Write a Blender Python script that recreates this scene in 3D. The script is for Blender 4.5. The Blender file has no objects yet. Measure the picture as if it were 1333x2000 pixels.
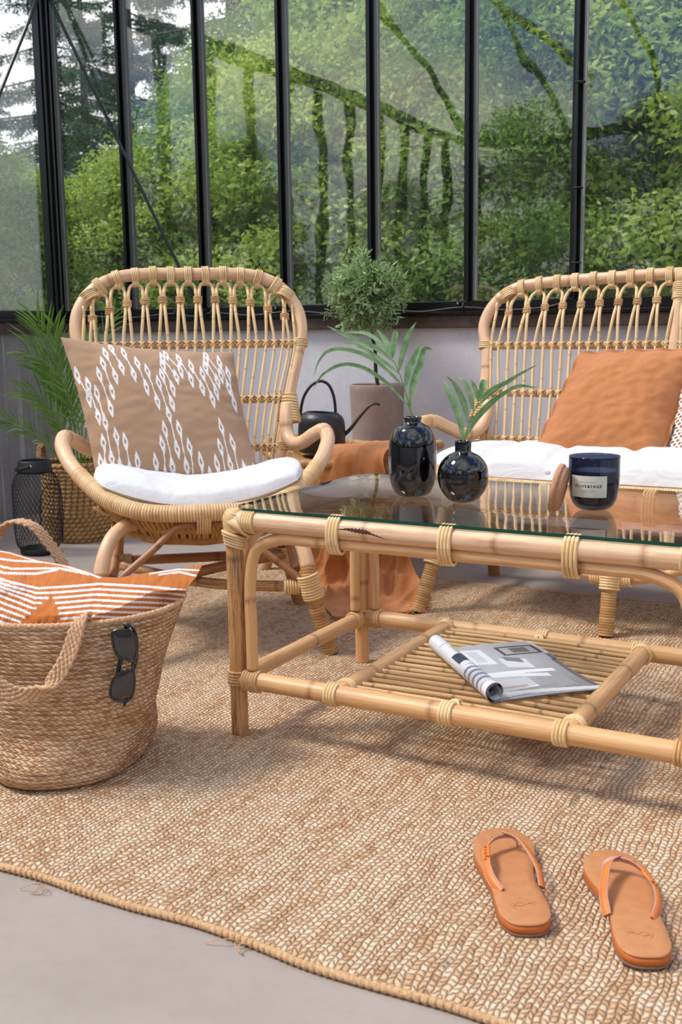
import bpy, math, random
import numpy as np
from mathutils import Vector, Matrix, noise as mnoise
random.seed(7); rng = np.random.default_rng(7)
SC = bpy.context.scene
COL = SC.collection
PI = math.pi
V = lambda *a: np.array(a, float)

# ------------------------------------------------------------------ mesh builder
class MB:
    def __init__(s): s.v=[]; s.f=[]; s.uv=[]; s.n=0; s.col=[]; s.hascol=False
    def add(s, verts, faces, uvs=None, cols=None):
        verts=np.asarray(verts,float).reshape(-1,3)
        faces=np.asarray(faces,int)
        s.v.append(verts)
        s.f.append(faces+s.n)
        if uvs is None: uvs=np.zeros((faces.size,2))
        s.uv.append(np.asarray(uvs,float).reshape(-1,2))
        if cols is not None: s.hascol=True; s.col.append(np.asarray(cols,float).reshape(-1,3))
        else: s.col.append(np.ones((len(verts),3)))
        s.n+=len(verts)
    def grid(s, P, closed_u=False, closed_v=False, UV=None, cols=None, flip=False):
        # P[i,j] : i rows (v), j columns (u)
        P=np.asarray(P,float); m,n=P.shape[:2]
        ii=np.arange(m if closed_v else m-1); jj=np.arange(n if closed_u else n-1)
        I,J=np.meshgrid(ii,jj,indexing='ij'); I=I.ravel(); J=J.ravel()
        I2=(I+1)%m; J2=(J+1)%n
        F=np.stack([I*n+J,I*n+J2,I2*n+J2,I2*n+J],1)
        if UV is None:
            U=[(J)/n,(J+1)/n]; W=[I/m,(I+1)/m]
            uv=np.stack([np.stack([U[0],W[0]],1),np.stack([U[1],W[0]],1),np.stack([U[1],W[1]],1),np.stack([U[0],W[1]],1)],1)
        else:
            us,vs=UV  # us per column (n+1 if closed), vs per row (m+1 if closed)
            uv=np.stack([np.stack([us[J],vs[I]],1),np.stack([us[J+1],vs[I]],1),np.stack([us[J+1],vs[I+1]],1),np.stack([us[J],vs[I+1]],1)],1)
        if flip: F=F[:,::-1]; uv=uv[:,::-1]
        s.add(P.reshape(-1,3),F,uv,None if cols is None else cols)
        return s
    def build(s, name, mat, parent=None, smooth=True, kind=None, bevel=0):
        me=bpy.data.meshes.new(name)
        v=np.concatenate(s.v); 
        fl=[list(map(int,r)) for ch in s.f for r in ch] if len({ch.shape[1] for ch in s.f})>1 else None
        if fl is None:
            F=np.concatenate(s.f); k=F.shape[1]
            me.vertices.add(len(v)); me.vertices.foreach_set('co',v.ravel())
            me.loops.add(F.size); me.loops.foreach_set('vertex_index',F.ravel().astype(np.int32))
            me.polygons.add(len(F)); me.polygons.foreach_set('loop_start',np.arange(0,F.size,k,dtype=np.int32))
            me.update(calc_edges=True)
        else:
            me.from_pydata(v.tolist(),[],fl)
        uv=np.concatenate(s.uv)
        ul=me.uv_layers.new(name='UVMap')
        if len(uv)==len(me.loops): ul.data.foreach_set('uv',uv.ravel())
        if s.hascol:
            ca=me.color_attributes.new('Col','FLOAT_COLOR','POINT')
            c=np.concatenate(s.col); c=np.concatenate([c,np.ones((len(c),1))],1)
            ca.data.foreach_set('color',c.ravel())
        me.polygons.foreach_set('use_smooth',[smooth]*len(me.polygons))
        me.validate(); me.update()
        if mat is not None: me.materials.append(mat)
        o=bpy.data.objects.new(name,me); COL.objects.link(o)
        if parent is not None: o.parent=parent
        if kind: o['kind']=kind
        if bevel:
            b=o.modifiers.new('bevel','BEVEL'); b.width=bevel; b.segments=2; b.limit_method='ANGLE'
        return o

def nrm(a): a=np.asarray(a,float); return a/(np.linalg.norm(a)+1e-12)
def spline(pts, step=.01, closed=False, n=None):
    P=np.asarray(pts,float); m=len(P)
    if m==2 and not closed:
        L=np.linalg.norm(P[1]-P[0]); k=n or max(2,int(L/step)+1)
        return P[0]+(P[1]-P[0])*np.linspace(0,1,k)[:,None]
    if closed: Q=np.vstack([P[-1],P,P[0],P[1]])
    else: Q=np.vstack([2*P[0]-P[1],P,2*P[-1]-P[-2]])
    out=[]
    segs=m if closed else m-1
    for i in range(segs):
        p0,p1,p2,p3=Q[i:i+4]
        d=np.linalg.norm(p2-p1); k=8
        t0=0; t1=max(np.linalg.norm(p1-p0),1e-5)**.5; t2=t1+max(d,1e-5)**.5; t3=t2+max(np.linalg.norm(p3-p2),1e-5)**.5
        t=np.linspace(t1,t2,k*3,endpoint=False)[:,None]
        A1=(t1-t)/(t1-t0)*p0+(t-t0)/(t1-t0)*p1; A2=(t2-t)/(t2-t1)*p1+(t-t1)/(t2-t1)*p2; A3=(t3-t)/(t3-t2)*p2+(t-t2)/(t3-t2)*p3
        B1=(t2-t)/(t2-t0)*A1+(t-t0)/(t2-t0)*A2; B2=(t3-t)/(t3-t1)*A2+(t-t1)/(t3-t1)*A3
        out.append((t2-t)/(t2-t1)*B1+(t-t1)/(t2-t1)*B2)
    R=np.vstack(out+([] if closed else [P[-1:]]))
    if closed: R=np.vstack([R,R[:1]])
    s=np.r_[0,np.cumsum(np.linalg.norm(np.diff(R,axis=0),axis=1))]
    k=n or max(3,int(s[-1]/step)+1)
    u=np.linspace(0,s[-1],k)
    R=np.stack([np.interp(u,s,R[:,i]) for i in range(3)],1)
    return R[:-1] if closed else R

def tube(mb, path, r, nseg=10, closed=False, caps=True, flat=None, up=None, u0=0):
    """r number or function(s array)->radii; flat=(a,b) scales of the section along side / normal"""
    P=np.asarray(path,float); m=len(P)
    if closed: T=np.roll(P,-1,0)-np.roll(P,1,0)
    else: T=np.gradient(P,axis=0)
    T/=np.linalg.norm(T,axis=1)[:,None]+1e-12
    s=np.r_[0,np.cumsum(np.linalg.norm(np.diff(P,axis=0),axis=1))]
    R=r(s) if callable(r) else np.full(m,float(r))
    if up is not None:
        N=np.array([nrm(np.asarray(up)-t*np.dot(up,t)) for t in T])
    else:
        a=V(0,0,1) if abs(T[0][2])<.9 else V(1,0,0)
        N=[nrm(a-T[0]*np.dot(a,T[0]))]
        for i in range(1,m):
            n_=N[-1]-T[i]*np.dot(N[-1],T[i]); N.append(nrm(n_))
        N=np.array(N)
        if closed:
            B0=np.cross(T[0],N[0]); n_=N[-1]-T[0]*np.dot(N[-1],T[0]); ang=math.atan2(np.dot(n_,B0),np.dot(n_,N[0]))
            th=-ang*np.arange(m)/m; Bv=np.cross(T,N); N=N*np.cos(th)[:,None]+Bv*np.sin(th)[:,None]
    B=np.cross(T,N)
    fa,fb=flat or (1,1)
    th=np.linspace(0,2*PI,nseg,endpoint=False)
    G=P[:,None]+R[:,None,None]*(fb*np.cos(th)[None,:,None]*N[:,None]+fa*np.sin(th)[None,:,None]*B[:,None])
    us=np.linspace(0,1,nseg+1)+u0
    if closed:
        L=s[-1]+np.linalg.norm(P[0]-P[-1]); vs=np.r_[s,L]
        mb.grid(G,closed_u=True,closed_v=True,UV=(us,vs))
    else:
        if caps:
            e0=P[:1,None]+ (G[:1]-P[:1,None])*.02; e1=P[-1:,None]+(G[-1:]-P[-1:,None])*.02
            G=np.concatenate([e0,G,e1]); s=np.r_[s[0],s,s[-1]]
        mb.grid(G,closed_u=True,UV=(us,s))
    return mb

def box(mb, lo, hi, M=None, uvs=None):
    x0,y0,z0=lo; x1,y1,z1=hi
    v=np.array([(x0,y0,z0),(x1,y0,z0),(x1,y1,z0),(x0,y1,z0),(x0,y0,z1),(x1,y0,z1),(x1,y1,z1),(x0,y1,z1)],float)
    if M is not None: v=v@M[:3,:3].T+M[:3,3]
    f=[(0,3,2,1),(4,5,6,7),(0,1,5,4),(1,2,6,5),(2,3,7,6),(3,0,4,7)]
    uv=np.tile([(0,0),(1,0),(1,1),(0,1)],(6,1))
    mb.add(v,f,uv); return mb
def lathe(mb, prof, n=48, c=(0,0,0), M=None, vscale=1):
    prof=np.asarray(prof,float); th=np.linspace(0,2*PI,n,endpoint=False)
    G=np.stack([prof[:,0:1]*np.cos(th),prof[:,0:1]*np.sin(th),np.repeat(prof[:,1:2],n,1)],-1)
    if M is not None: G=G@M[:3,:3].T+M[:3,3]
    G=G+np.asarray(c,float)
    s=np.r_[0,np.cumsum(np.linalg.norm(np.diff(prof,axis=0),axis=1))]
    mb.grid(G,closed_u=True,UV=(np.linspace(0,1,n+1),s*vscale)); return mb
def smoothprof(pts,n=40):
    P=np.array([(a,0,b) for a,b in pts],float); R=spline(P,n=n); return R[:,[0,2]]
def ring(mb, c, d, ra, rb=None, side=None, w=.0028, off=V(0,0,0), nth=18, sec=5, tilt=0):
    """a strip of cane round a pole at c running along d; side = long axis of an oval section"""
    d=nrm(d); rb=rb or ra
    a=nrm(side) if side is not None else nrm(np.cross(d,V(0,0,1)) if abs(d[2])<.9 else np.cross(d,V(1,0,0)))
    a=nrm(a-d*np.dot(a,d)); b=np.cross(d,a)
    th=np.linspace(0,2*PI,nth,endpoint=False)
    P=np.asarray(c,float)+off+ra*np.cos(th)[:,None]*a+rb*np.sin(th)[:,None]*b+d*(tilt*np.cos(th))[:,None]
    tube(mb,P,w,sec,closed=True)
def lash(mb, c, d, n, ra, rb=None, side=None, w=.0028, tilt=0):
    d=nrm(d)
    for i in range(n):
        ring(mb, np.asarray(c,float)+d*(i-(n-1)/2)*w*1.9+rng.normal(0,.0002,3), d, ra*(1+rng.normal(0,.01)), rb, side, w, tilt=tilt)
def xlash(mb,c,da,db,r,w=.0022):
    """crossed tie where two canes meet"""
    for sgn in (1,-1):
        d=nrm(nrm(da)+sgn*nrm(db)); ring(mb,c,d,r,r,w=w,nth=12,sec=4)
def wrapr(r,p=.0068,amp=.12,seed=0):
    p=.0068
    return lambda s: r*(1+amp*(np.abs(np.sin(PI*s/p))**.6-.6))
def caner(r,seed=0,per=.24):
    return lambda s: r*(1+.035*np.exp(-((((s+seed)/per)%1-.5)*per/.004)**2)+.012*np.sin(s*23+seed*9))

# ------------------------------------------------------------------ object helpers
def tag(o,label=None,cat=None,group=None,kind=None):
    if label: o['label']=label
    if cat: o['category']=cat
    if group: o['group']=group
    if kind: o['kind']=kind
    return o
def thing(name,label,cat,loc=(0,0,0),rz=0,group=None):
    o=bpy.data.objects.new(name,None); COL.objects.link(o); o.location=loc; o.rotation_euler=(0,0,rz)
    o.empty_display_size=.05
    return tag(o,label,cat,group)

# ------------------------------------------------------------------ materials
def srgb(h):
    h=h.lstrip('#'); c=[int(h[i:i+2],16)/255 for i in (0,2,4)]
    return tuple((x/12.92 if x<=.04045 else ((x+.055)/1.055)**2.4) for x in c)+(1,)
class NT:
    def __init__(s,name):
        s.m=bpy.data.materials.new(name); s.m.use_nodes=True; s.t=s.m.node_tree; s.t.nodes.clear()
        s.out=s.t.nodes.new('ShaderNodeOutputMaterial')
    def n(s,ty,ins=None,**kw):
        nd=s.t.nodes.new('ShaderNode'+ty)
        for k,v in kw.items(): setattr(nd,k,v)
        for k,v in (ins or {}).items(): s.set(nd.inputs[k],v)
        return nd
    def set(s,sock,v):
        if isinstance(v,bpy.types.NodeSocket): s.t.links.new(v,sock)
        elif isinstance(v,bpy.types.Node): s.t.links.new(v.outputs[0],sock)
        else:
            if hasattr(sock.default_value,'__len__') and not hasattr(v,'__len__'): v=[v]*len(sock.default_value)
            sock.default_value=v
    def math(s,op,a,b=None,c=None,clamp=False):
        nd=s.t.nodes.new('ShaderNodeMath'); nd.operation=op; nd.use_clamp=clamp
        s.set(nd.inputs[0],a)
        if b is not None: s.set(nd.inputs[1],b)
        if c is not None: s.set(nd.inputs[2],c)
        return nd.outputs[0]
    def mix(s,f,a,b,blend='MIX'):
        nd=s.t.nodes.new('ShaderNodeMix'); nd.data_type='RGBA'; nd.blend_type=blend
        s.set(nd.inputs[0],f); s.set(nd.inputs[6],a); s.set(nd.inputs[7],b); return nd.outputs[2]
    def ramp(s,f,stops):
        nd=s.t.nodes.new('ShaderNodeValToRGB'); s.set(nd.inputs[0],f)
        el=nd.color_ramp.elements
        while len(el)<len(stops): el.new(.5)
        for e,(p,c) in zip(el,stops): e.position=p; e.color=c if hasattr(c,'__len__') else (c,c,c,1)
        return nd.outputs[0]
    def xyz(s,v,k=None):
        nd=s.n('SeparateXYZ',{0:v}); return nd.outputs
    def comb(s,x,y,z=0.): return s.n('CombineXYZ',{0:x,1:y,2:z}).outputs[0]
    def noise(s,vec,scale,detail=3,rough=.5,dist=0):
        nd=s.n('TexNoise',{'Scale':scale,'Detail':detail,'Roughness':rough,'Distortion':dist})
        if vec is not None: s.set(nd.inputs['Vector'],vec)
        return nd.outputs[0]
    def scale(s,vec,sc):
        nd=s.n('VectorMath',{0:vec,1:sc},operation='MULTIPLY'); return nd.outputs[0]
    def coord(s,k='Object'): return s.n('TexCoord').outputs[k]
    def bump(s,h,dist=.001,strength=1.,normal=None):
        nd=s.n('Bump',{'Strength':strength,'Distance':dist,'Height':h})
        if normal is not None: s.set(nd.inputs['Normal'],normal)
        return nd.outputs[0]
    def bsdf(s,col,rough=.5,normal=None,**kw):
        ins={'Base Color':col,'Roughness':rough}
        ins.update(kw)
        nd=s.n('BsdfPrincipled')
        for k,v in ins.items(): s.set(nd.inputs[k],v)
        if normal is not None: s.set(nd.inputs['Normal'],normal)
        return nd
    def done(s,sh): s.set(s.out.inputs[0],sh); return s.m

def m_cane(name,light,mid,dark='#6b4526',rough=.36,per=.24,nodew=.010,stain=.0,staincol='#4a4640'):
    t=NT(name); uv=t.xyz(t.coord('UV')); rnd=t.n('ObjectInfo').outputs['Random']
    ang=t.math('MULTIPLY',uv[0],2*PI)
    cx=t.math('COSINE',ang); sx=t.math('SINE',ang); off=t.math('MULTIPLY',rnd,37.)
    fine=t.noise(t.comb(t.math('MULTIPLY',cx,9.),t.math('MULTIPLY',sx,9.),t.math('ADD',t.math('MULTIPLY',uv[1],2.5),off)),1.6,5,.65)
    low=t.noise(t.comb(cx,sx,t.math('ADD',t.math('MULTIPLY',uv[1],7.),off)),1.2,3,.6)
    c=t.mix(t.ramp(fine,[(.38,0.),(.66,1.)]),srgb(light),srgb(mid))
    c=t.mix(t.math('MULTIPLY',t.ramp(low,[(.5,0.),(.75,1.)]),.45),c,srgb(dark))
    ph=t.math('FRACT',t.math('ADD',t.math('DIVIDE',t.math('ADD',uv[1],t.math('MULTIPLY',low,.012)),per),t.math('MULTIPLY',rnd,5.)))
    dd=t.math('ABSOLUTE',t.math('SUBTRACT',ph,.5))
    nd=t.ramp(t.math('DIVIDE',dd,nodew/per),[(.0,1.),(.18,.75),(1.,0.)])
    c=t.mix(t.math('MULTIPLY',nd,t.math('MULTIPLY',low,1.3,clamp=True)),c,srgb(dark))
    if stain:
        st=t.noise(t.comb(t.math('MULTIPLY',cx,3.),t.math('MULTIPLY',sx,3.),t.math('ADD',t.math('MULTIPLY',uv[1],9.),off)),1.5,5,.7)
        c=t.mix(t.math('MULTIPLY',t.ramp(st,[(.48,0.),(.6,1.)]),stain),c,srgb(staincol))
    return t.done(t.bsdf(c,rough,t.bump(fine,.0006,.6)))
def m_wrap(name,a,b,c_dark,p=.0068,rough=.5):
    t=NT(name); uv=t.xyz(t.coord('UV')); rnd=t.n('ObjectInfo').outputs['Random']
    w=t.n('TexWhiteNoise',{'W':t.math('ADD',t.math('FLOOR',t.math('DIVIDE',uv[1],p)),t.math('MULTIPLY',rnd,99.))},noise_dimensions='1D').outputs[0]
    o=t.noise(t.coord('Object'),18,4,.6)
    c=t.mix(w,srgb(a),srgb(b)); c=t.mix(t.math('MULTIPLY',t.ramp(o,[(.52,0.),(.75,1.)]),.7),c,srgb(c_dark))
    if p<.01:
        gr=t.math('POWER',t.math('ABSOLUTE',t.math('SINE',t.math('MULTIPLY',uv[1],PI/p))),.5)
        c=t.mix(t.math('MULTIPLY',t.math('SUBTRACT',1.,gr),.75),c,srgb('#6b4a2a'))
    f=t.noise(t.scale(t.coord('Object'),(300,300,300)),1,2)
    return t.done(t.bsdf(c,rough,t.bump(f,.0003,.5)))
def m_fabric(name,col,col2=None,weave=900,rough=.9,wr=.0025,wsc=9,vcol=False,sheen=.15):
    t=NT(name); oc=t.coord('Object')
    if vcol: base=t.n('VertexColor',layer_name='Col').outputs[0]
    else: base=t.mix(t.ramp(t.noise(oc,6,4,.6),[(.35,0.),(.7,1.)]),srgb(col),srgb(col2 or col))
    uv=t.coord('UV') 
    x=t.xyz(oc)
    wv=t.math('MULTIPLY',t.math('SINE',t.math('MULTIPLY',t.math('ADD',x[0],t.math('MULTIPLY',x[1],.6)),weave*1.)),t.math('SINE',t.math('MULTIPLY',t.math('SUBTRACT',x[2],t.math('MULTIPLY',x[1],.7)),weave*1.)))
    slub=t.noise(t.scale(oc,(300,300,60)),1,2)
    base=t.mix(t.math('MULTIPLY',t.math('ABSOLUTE',wv),.10),base,t.mix(.5,base,(0,0,0,1)))
    h=t.math('ADD',t.math('MULTIPLY',wv,.0004/wr*.5),t.math('MULTIPLY',slub,.12))
    wrn=t.noise(t.scale(oc,(1,1,1.6)),wsc,4,.55,1.2)
    nm=t.bump(t.math('ADD',wrn,h),wr,1.)
    b=t.bsdf(base,rough,nm); b.inputs['Sheen Weight'].default_value=sheen
    return t.done(b)
def m_plain(name,col,rough=.5,metal=0,bumpsc=0,bumpd=.0005,var=None,**kw):
    t=NT(name); c=srgb(col); n=t.noise(t.coord('Object'),bumpsc or 30,4,.6)
    c2=t.mix(t.ramp(n,[(.3,0.),(.7,1.)]),c,srgb(var) if var else tuple(x*.85 for x in c[:3])+(1,))
    b=t.bsdf(c2,rough,t.bump(n,bumpd,.6) if bumpsc else None,Metallic=metal)
    for k,v in kw.items(): t.set(b.inputs[k.replace('_',' ')],v)
    return t.done(b)
def m_glass(name,ior=1.55,dust=.03,tint=(1,1,1,1),boost=1.,rough=0.):
    t=NT(name)
    g_=t.n('NewGeometry'); dt=t.math('ABSOLUTE',t.n('VectorMath',{0:g_.outputs['Incoming'],1:g_.outputs['Normal']},operation='DOT_PRODUCT').outputs['Value'])
    f0=((ior-1)/(ior+1))**2; fr=t.math('ADD',f0,t.math('MULTIPLY',1-f0,t.math('POWER',t.math('SUBTRACT',1.,dt),5.)))
    fr=t.math('MULTIPLY',fr,boost,clamp=True)
    tr=t.n('BsdfTransparent',{'Color':tint}); gl=t.n('BsdfGlossy',{'Roughness':rough,'Color':(1,1,1,1)})
    if rough or True:
        wav=t.noise(t.coord('Object'),2.2,2,.5); t.set(gl.inputs['Normal'],t.bump(wav,.006,.5))
    m=t.n('MixShader',{0:fr,1:tr,2:gl})
    if dust:
        d=t.n('BsdfDiffuse',{'Color':(.8,.82,.8,1)})
        sp=t.ramp(t.noise(t.coord('Object'),160,3,.7),[(.5,.25),(.72,1.)]); lo=t.ramp(t.noise(t.coord('Object'),3,4,.6),[(.3,.4),(.7,1.)])
        m=t.n('MixShader',{0:t.math('MULTIPLY',t.math('MULTIPLY',sp,lo),dust),1:m,2:d})
    return t.done(m)
def m_leaf(name,a,b,trans=.35,rough=.5,sc=2.5,vein=False):
    t=NT(name); oc=t.coord('Object')
    n=t.noise(oc,sc,3,.6); w=t.noise(oc,sc*22,2,.5)
    f=t.ramp(t.math('ADD',t.math('MULTIPLY',n,.55),t.math('MULTIPLY',w,.45)),[(.36,0.),(.62,1.)])
    c=t.mix(f,srgb(a),srgb(b))
    d=t.bsdf(c,rough); tl=t.n('BsdfTranslucent',{'Color':c})
    return t.done(t.n('MixShader',{0:trans,1:d,2:tl}))

M={}
M['cane']=m_cane('rattan_pole','#edcba6','#dcab7c','#9a6a44')
M['cane_deep']=m_cane('rattan_pole_deep','#e6bb88','#d0985f','#8a5a36')
M['cane_brown']=m_cane('rattan_pole_brown','#b9855a','#8f5c38','#5d3a22')
M['cane_leg']=m_cane('rattan_pole_weathered','#dca66b','#c08d55','#6b4a2c',stain=.85,staincol='#5c564c',rough=.5)
M['spindle']=m_cane('rattan_spindle','#efd3a0','#e2bb80','#a67442',per=.13,nodew=.004,rough=.42)
M['slat']=m_cane('cane_slat','#ecc792','#d6a56a','#5a4024',per=.16,nodew=.006,rough=.5,stain=.55,staincol='#86603a')
M['wrap']=m_wrap('rattan_wrapping','#efcd98','#dfb278','#b07c48')
M['wrap_dark']=m_wrap('rattan_wrapping_dark','#d2ab72','#b9884f','#7d5c3c')
M['lash']=m_wrap('cane_lashing','#efd4a2','#e2be86','#b58a55',p=.03)
M['lash2']=m_wrap('cane_lashing_warm','#e0bb88','#cfa06c','#99703f',p=.03)
M['wicker']=m_wrap('woven_wicker','#c79a5c','#a5763c','#6b4722',p=.05)
# ------------------------------------------------------------------ more materials
def m_rug():
    t=NT('jute_rug'); oc=t.coord('Object'); wob=t.noise(oc,9,2,.5); wob2=t.noise(oc,60,2,.5)
    q=t.xyz(oc)
    x=t.math('ADD',q[0],t.math('ADD',t.math('MULTIPLY',wob,.03),t.math('MULTIPLY',wob2,.0065)))
    p=.0088; qq=.0105
    u=t.math('DIVIDE',x,p); i=t.math('FLOOR',u); a=t.math('SUBTRACT',t.math('FRACT',u),.5)
    par=t.math('MODULO',t.math('ADD',i,2000.),2.)
    sg=t.math('SUBTRACT',t.math('MULTIPLY',par,2.),1.)
    yy=t.math('ADD',q[1],t.math('ADD',t.math('MULTIPLY',t.math('MULTIPLY',a,sg),p*.45),t.math('MULTIPLY',t.noise(oc,75,3,.7),.012)))
    ri=t.n('TexWhiteNoise',{'W':i},noise_dimensions='1D').outputs[0]
    v=t.math('ADD',t.math('DIVIDE',yy,qq),ri)
    j=t.math('FLOOR',v); b=t.math('SUBTRACT',t.math('FRACT',v),.5)
    ha=t.math('SUBTRACT',1.,t.math('POWER',t.math('ABSOLUTE',t.math('MULTIPLY',a,2.)),2.2))
    hb=t.math('SUBTRACT',1.,t.math('POWER',t.math('ABSOLUTE',t.math('MULTIPLY',b,2.)),2.6))
    h=t.math('POWER',t.math('MULTIPLY',ha,hb,clamp=True),.55)
    cell=t.n('TexWhiteNoise',{'Vector':t.comb(i,j,0.)},noise_dimensions='3D').outputs[0]
    streak=t.noise(t.scale(oc,(26,2.6,1)),1.,4,.62,.6); big=t.noise(t.scale(oc,(2.5,1.3,1)),1.,3,.6)
    f=t.math('ADD',t.math('MULTIPLY',streak,.55),t.math('ADD',t.math('MULTIPLY',cell,.28),t.math('MULTIPLY',big,.22)))
    c=t.ramp(f,[(.3,srgb('#b98c64')),(.42,srgb('#cfa67f')),(.52,srgb('#dcba94')),(.66,srgb('#e9cfae'))])
    c=t.mix(t.math('MULTIPLY',t.ramp(t.noise(t.scale(oc,(40,14,1)),1.,3,.7),[(.6,0.),(.75,1.)]),.55),c,srgb('#cb9468'))
    dk=t.math('MULTIPLY',t.math('LESS_THAN',t.math('ABSOLUTE',t.math('SUBTRACT',t.math('ADD',q[0],t.math("MULTIPLY",wob,.02)),.672)),.004),t.ramp(t.noise(oc,20,3,.6),[(.45,0.),(.6,1.)]))
    c=t.mix(t.math('MULTIPLY',dk,.6),c,srgb('#6a6055'))
    fib=t.noise(t.scale(oc,(500,900,500)),1.,2)
    c=t.mix(t.math('MULTIPLY',t.math('SUBTRACT',1.,h),.24),c,srgb('#8a6844'))
    hh=t.math('ADD',t.math('MULTIPLY',h,.9),t.math('MULTIPLY',fib,.12))
    b=t.bsdf(c,.95,t.bump(hh,.0062,1.)); return t.done(b)
def m_braid(name,light,mid,dark,p=.0075,q=.013,d=.003,lum=0.):
    """coiled plaited jute: rows along v, plait stitches along u (UV in metres)"""
    t=NT(name); oc=t.coord('Object'); uv=t.xyz(t.coord('UV')); w=t.math('MULTIPLY',t.noise(oc,40,2,.5),.003)
    u=t.math('DIVIDE',t.math('ADD',uv[1],w),p); i=t.math('FLOOR',u); a=t.math('SUBTRACT',t.math('FRACT',u),.5)
    sg=t.math('SIGN',a)
    yy=t.math('ADD',uv[0],t.math('MULTIPLY',t.math('ABSOLUTE',a),p*1.5))
    v=t.math('ADD',t.math('DIVIDE',yy,q),t.math('ADD',t.math('MULTIPLY',sg,.25),t.n('TexWhiteNoise',{'W':i},noise_dimensions='1D').outputs[0]))
    j=t.math('FLOOR',v); b=t.math('SUBTRACT',t.math('FRACT',v),.5)
    ha=t.math('SUBTRACT',1.,t.math('POWER',t.math('ABSOLUTE',t.math('MULTIPLY',a,2.)),4.))
    hb=t.math('SUBTRACT',1.,t.math('POWER',t.math('ABSOLUTE',t.math('MULTIPLY',b,2.)),3.))
    h=t.math('POWER',t.math('MULTIPLY',ha,hb,clamp=True),.6)
    cell=t.n('TexWhiteNoise',{'Vector':t.comb(i,j,sg)},noise_dimensions='3D').outputs[0]
    f=t.math('ADD',t.math('MULTIPLY',t.noise(t.scale(oc,(16,16,22)),1.,4,.6),.6),t.math('MULTIPLY',cell,.4))
    c=t.ramp(f,[(.3,srgb(dark)),(.48,srgb(mid)),(.7,srgb(light))])
    c=t.mix(t.math('MULTIPLY',t.math('SUBTRACT',1.,h),.45),c,srgb('#5f4128'))
    fib=t.noise(t.scale(oc,(700,700,400)),1.,2)
    return t.done(t.bsdf(c,.9,t.bump(t.math('ADD',h,t.math('MULTIPLY',fib,.15)),d,1.)))
def m_concrete(name,a,b,cdark,streak=0,sc=2.,rough=.85,cracks=0,bump=.0015):
    t=NT(name); oc=t.coord('Object')
    n=t.noise(oc,sc,6,.62,.3); n2=t.noise(oc,sc*14,4,.7)
    c=t.mix(t.ramp(n,[(.35,0.),(.65,1.)]),srgb(a),srgb(b))
    c=t.mix(t.math('MULTIPLY',t.ramp(n2,[(.5,0.),(.8,1.)]),.25),c,srgb(cdark))
    fine=t.noise(oc,260,3,.7); c=t.mix(t.math('MULTIPLY',t.ramp(fine,[(.55,0.),(.8,1.)]),.18),c,srgb(cdark))
    if streak:
        s=t.noise(t.scale(oc,(55,55,1.2)),1.,3,.6); q=t.xyz(oc)
        c=t.mix(t.math('MULTIPLY',t.ramp(s,[(.57,0.),(.66,1.)]),streak),c,srgb('#c9cbd0'))
        s2=t.noise(t.scale(oc,(20,20,.7)),1.,4,.7); c=t.mix(t.math('MULTIPLY',t.ramp(s2,[(.5,0.),(.75,1.)]),streak*.8),c,srgb(cdark))
    if cracks:
        vr=t.n('TexVoronoi',{'Vector':t.n('VectorMath',{0:oc,1:t.n('TexNoise',{'Vector':oc,'Scale':6.,'Detail':4.}).outputs[1]},operation='ADD').outputs[0],'Scale':5.},feature='DISTANCE_TO_EDGE').outputs[0]
        m=t.math('MULTIPLY',t.math('LESS_THAN',vr,.006),t.ramp(t.noise(oc,1.7,3,.6),[(.5,0.),(.65,1.)]))
        c=t.mix(t.math('MULTIPLY',m,cracks),c,srgb('#8b8078'))
    return t.done(t.bsdf(c,rough,t.bump(t.math('ADD',n2,t.math('MULTIPLY',fine,.3)),bump,.5)))
M['rug']=m_rug()
M['jute']=m_braid('plaited_jute','#efcfac','#dcb288','#b98b62',p=.0078,q=.0125,d=.0035)
M['jute_edge']=m_plain('jute_edge','#d9b98f',.95,bumpsc=300,bumpd=.002,var='#b98a5c')
M['floor']=m_concrete('concrete_floor','#aca198','#9b9087','#897d74',sc=1.6,cracks=.35,rough=.75,bump=.0006)
M['wall']=m_concrete('painted_concrete','#e2e2e9','#cbccd4','#acabb0',sc=2.2,streak=.12)
M['wall_raw']=m_concrete('raw_concrete','#a5a29f','#858380','#5e5c5a',sc=2.5,streak=.55)
M['black']=m_plain('black_lacquered_metal','#070708',.33)
M['blackmatt']=m_plain('matt_black_metal','#1c1c1f',.55,bumpsc=400,bumpd=.0002)
M['timber']=m_plain('brown_timber','#54433b',.7,bumpsc=25,bumpd=.001,var='#3c2f29')
M['pane']=m_glass('window_glass',ior=1.55,dust=.045,boost=1.2)
M['tableglass']=m_glass('table_glass',ior=1.5,dust=.012,tint=(.955,.975,.965,1),boost=1.15)
M['glassedge']=m_plain('green_glass_edge','#0c4a38',.15)
M['grass']=m_plain('lawn','#4c6b2c',.95,bumpsc=30,bumpd=.02,var='#33501f')

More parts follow.
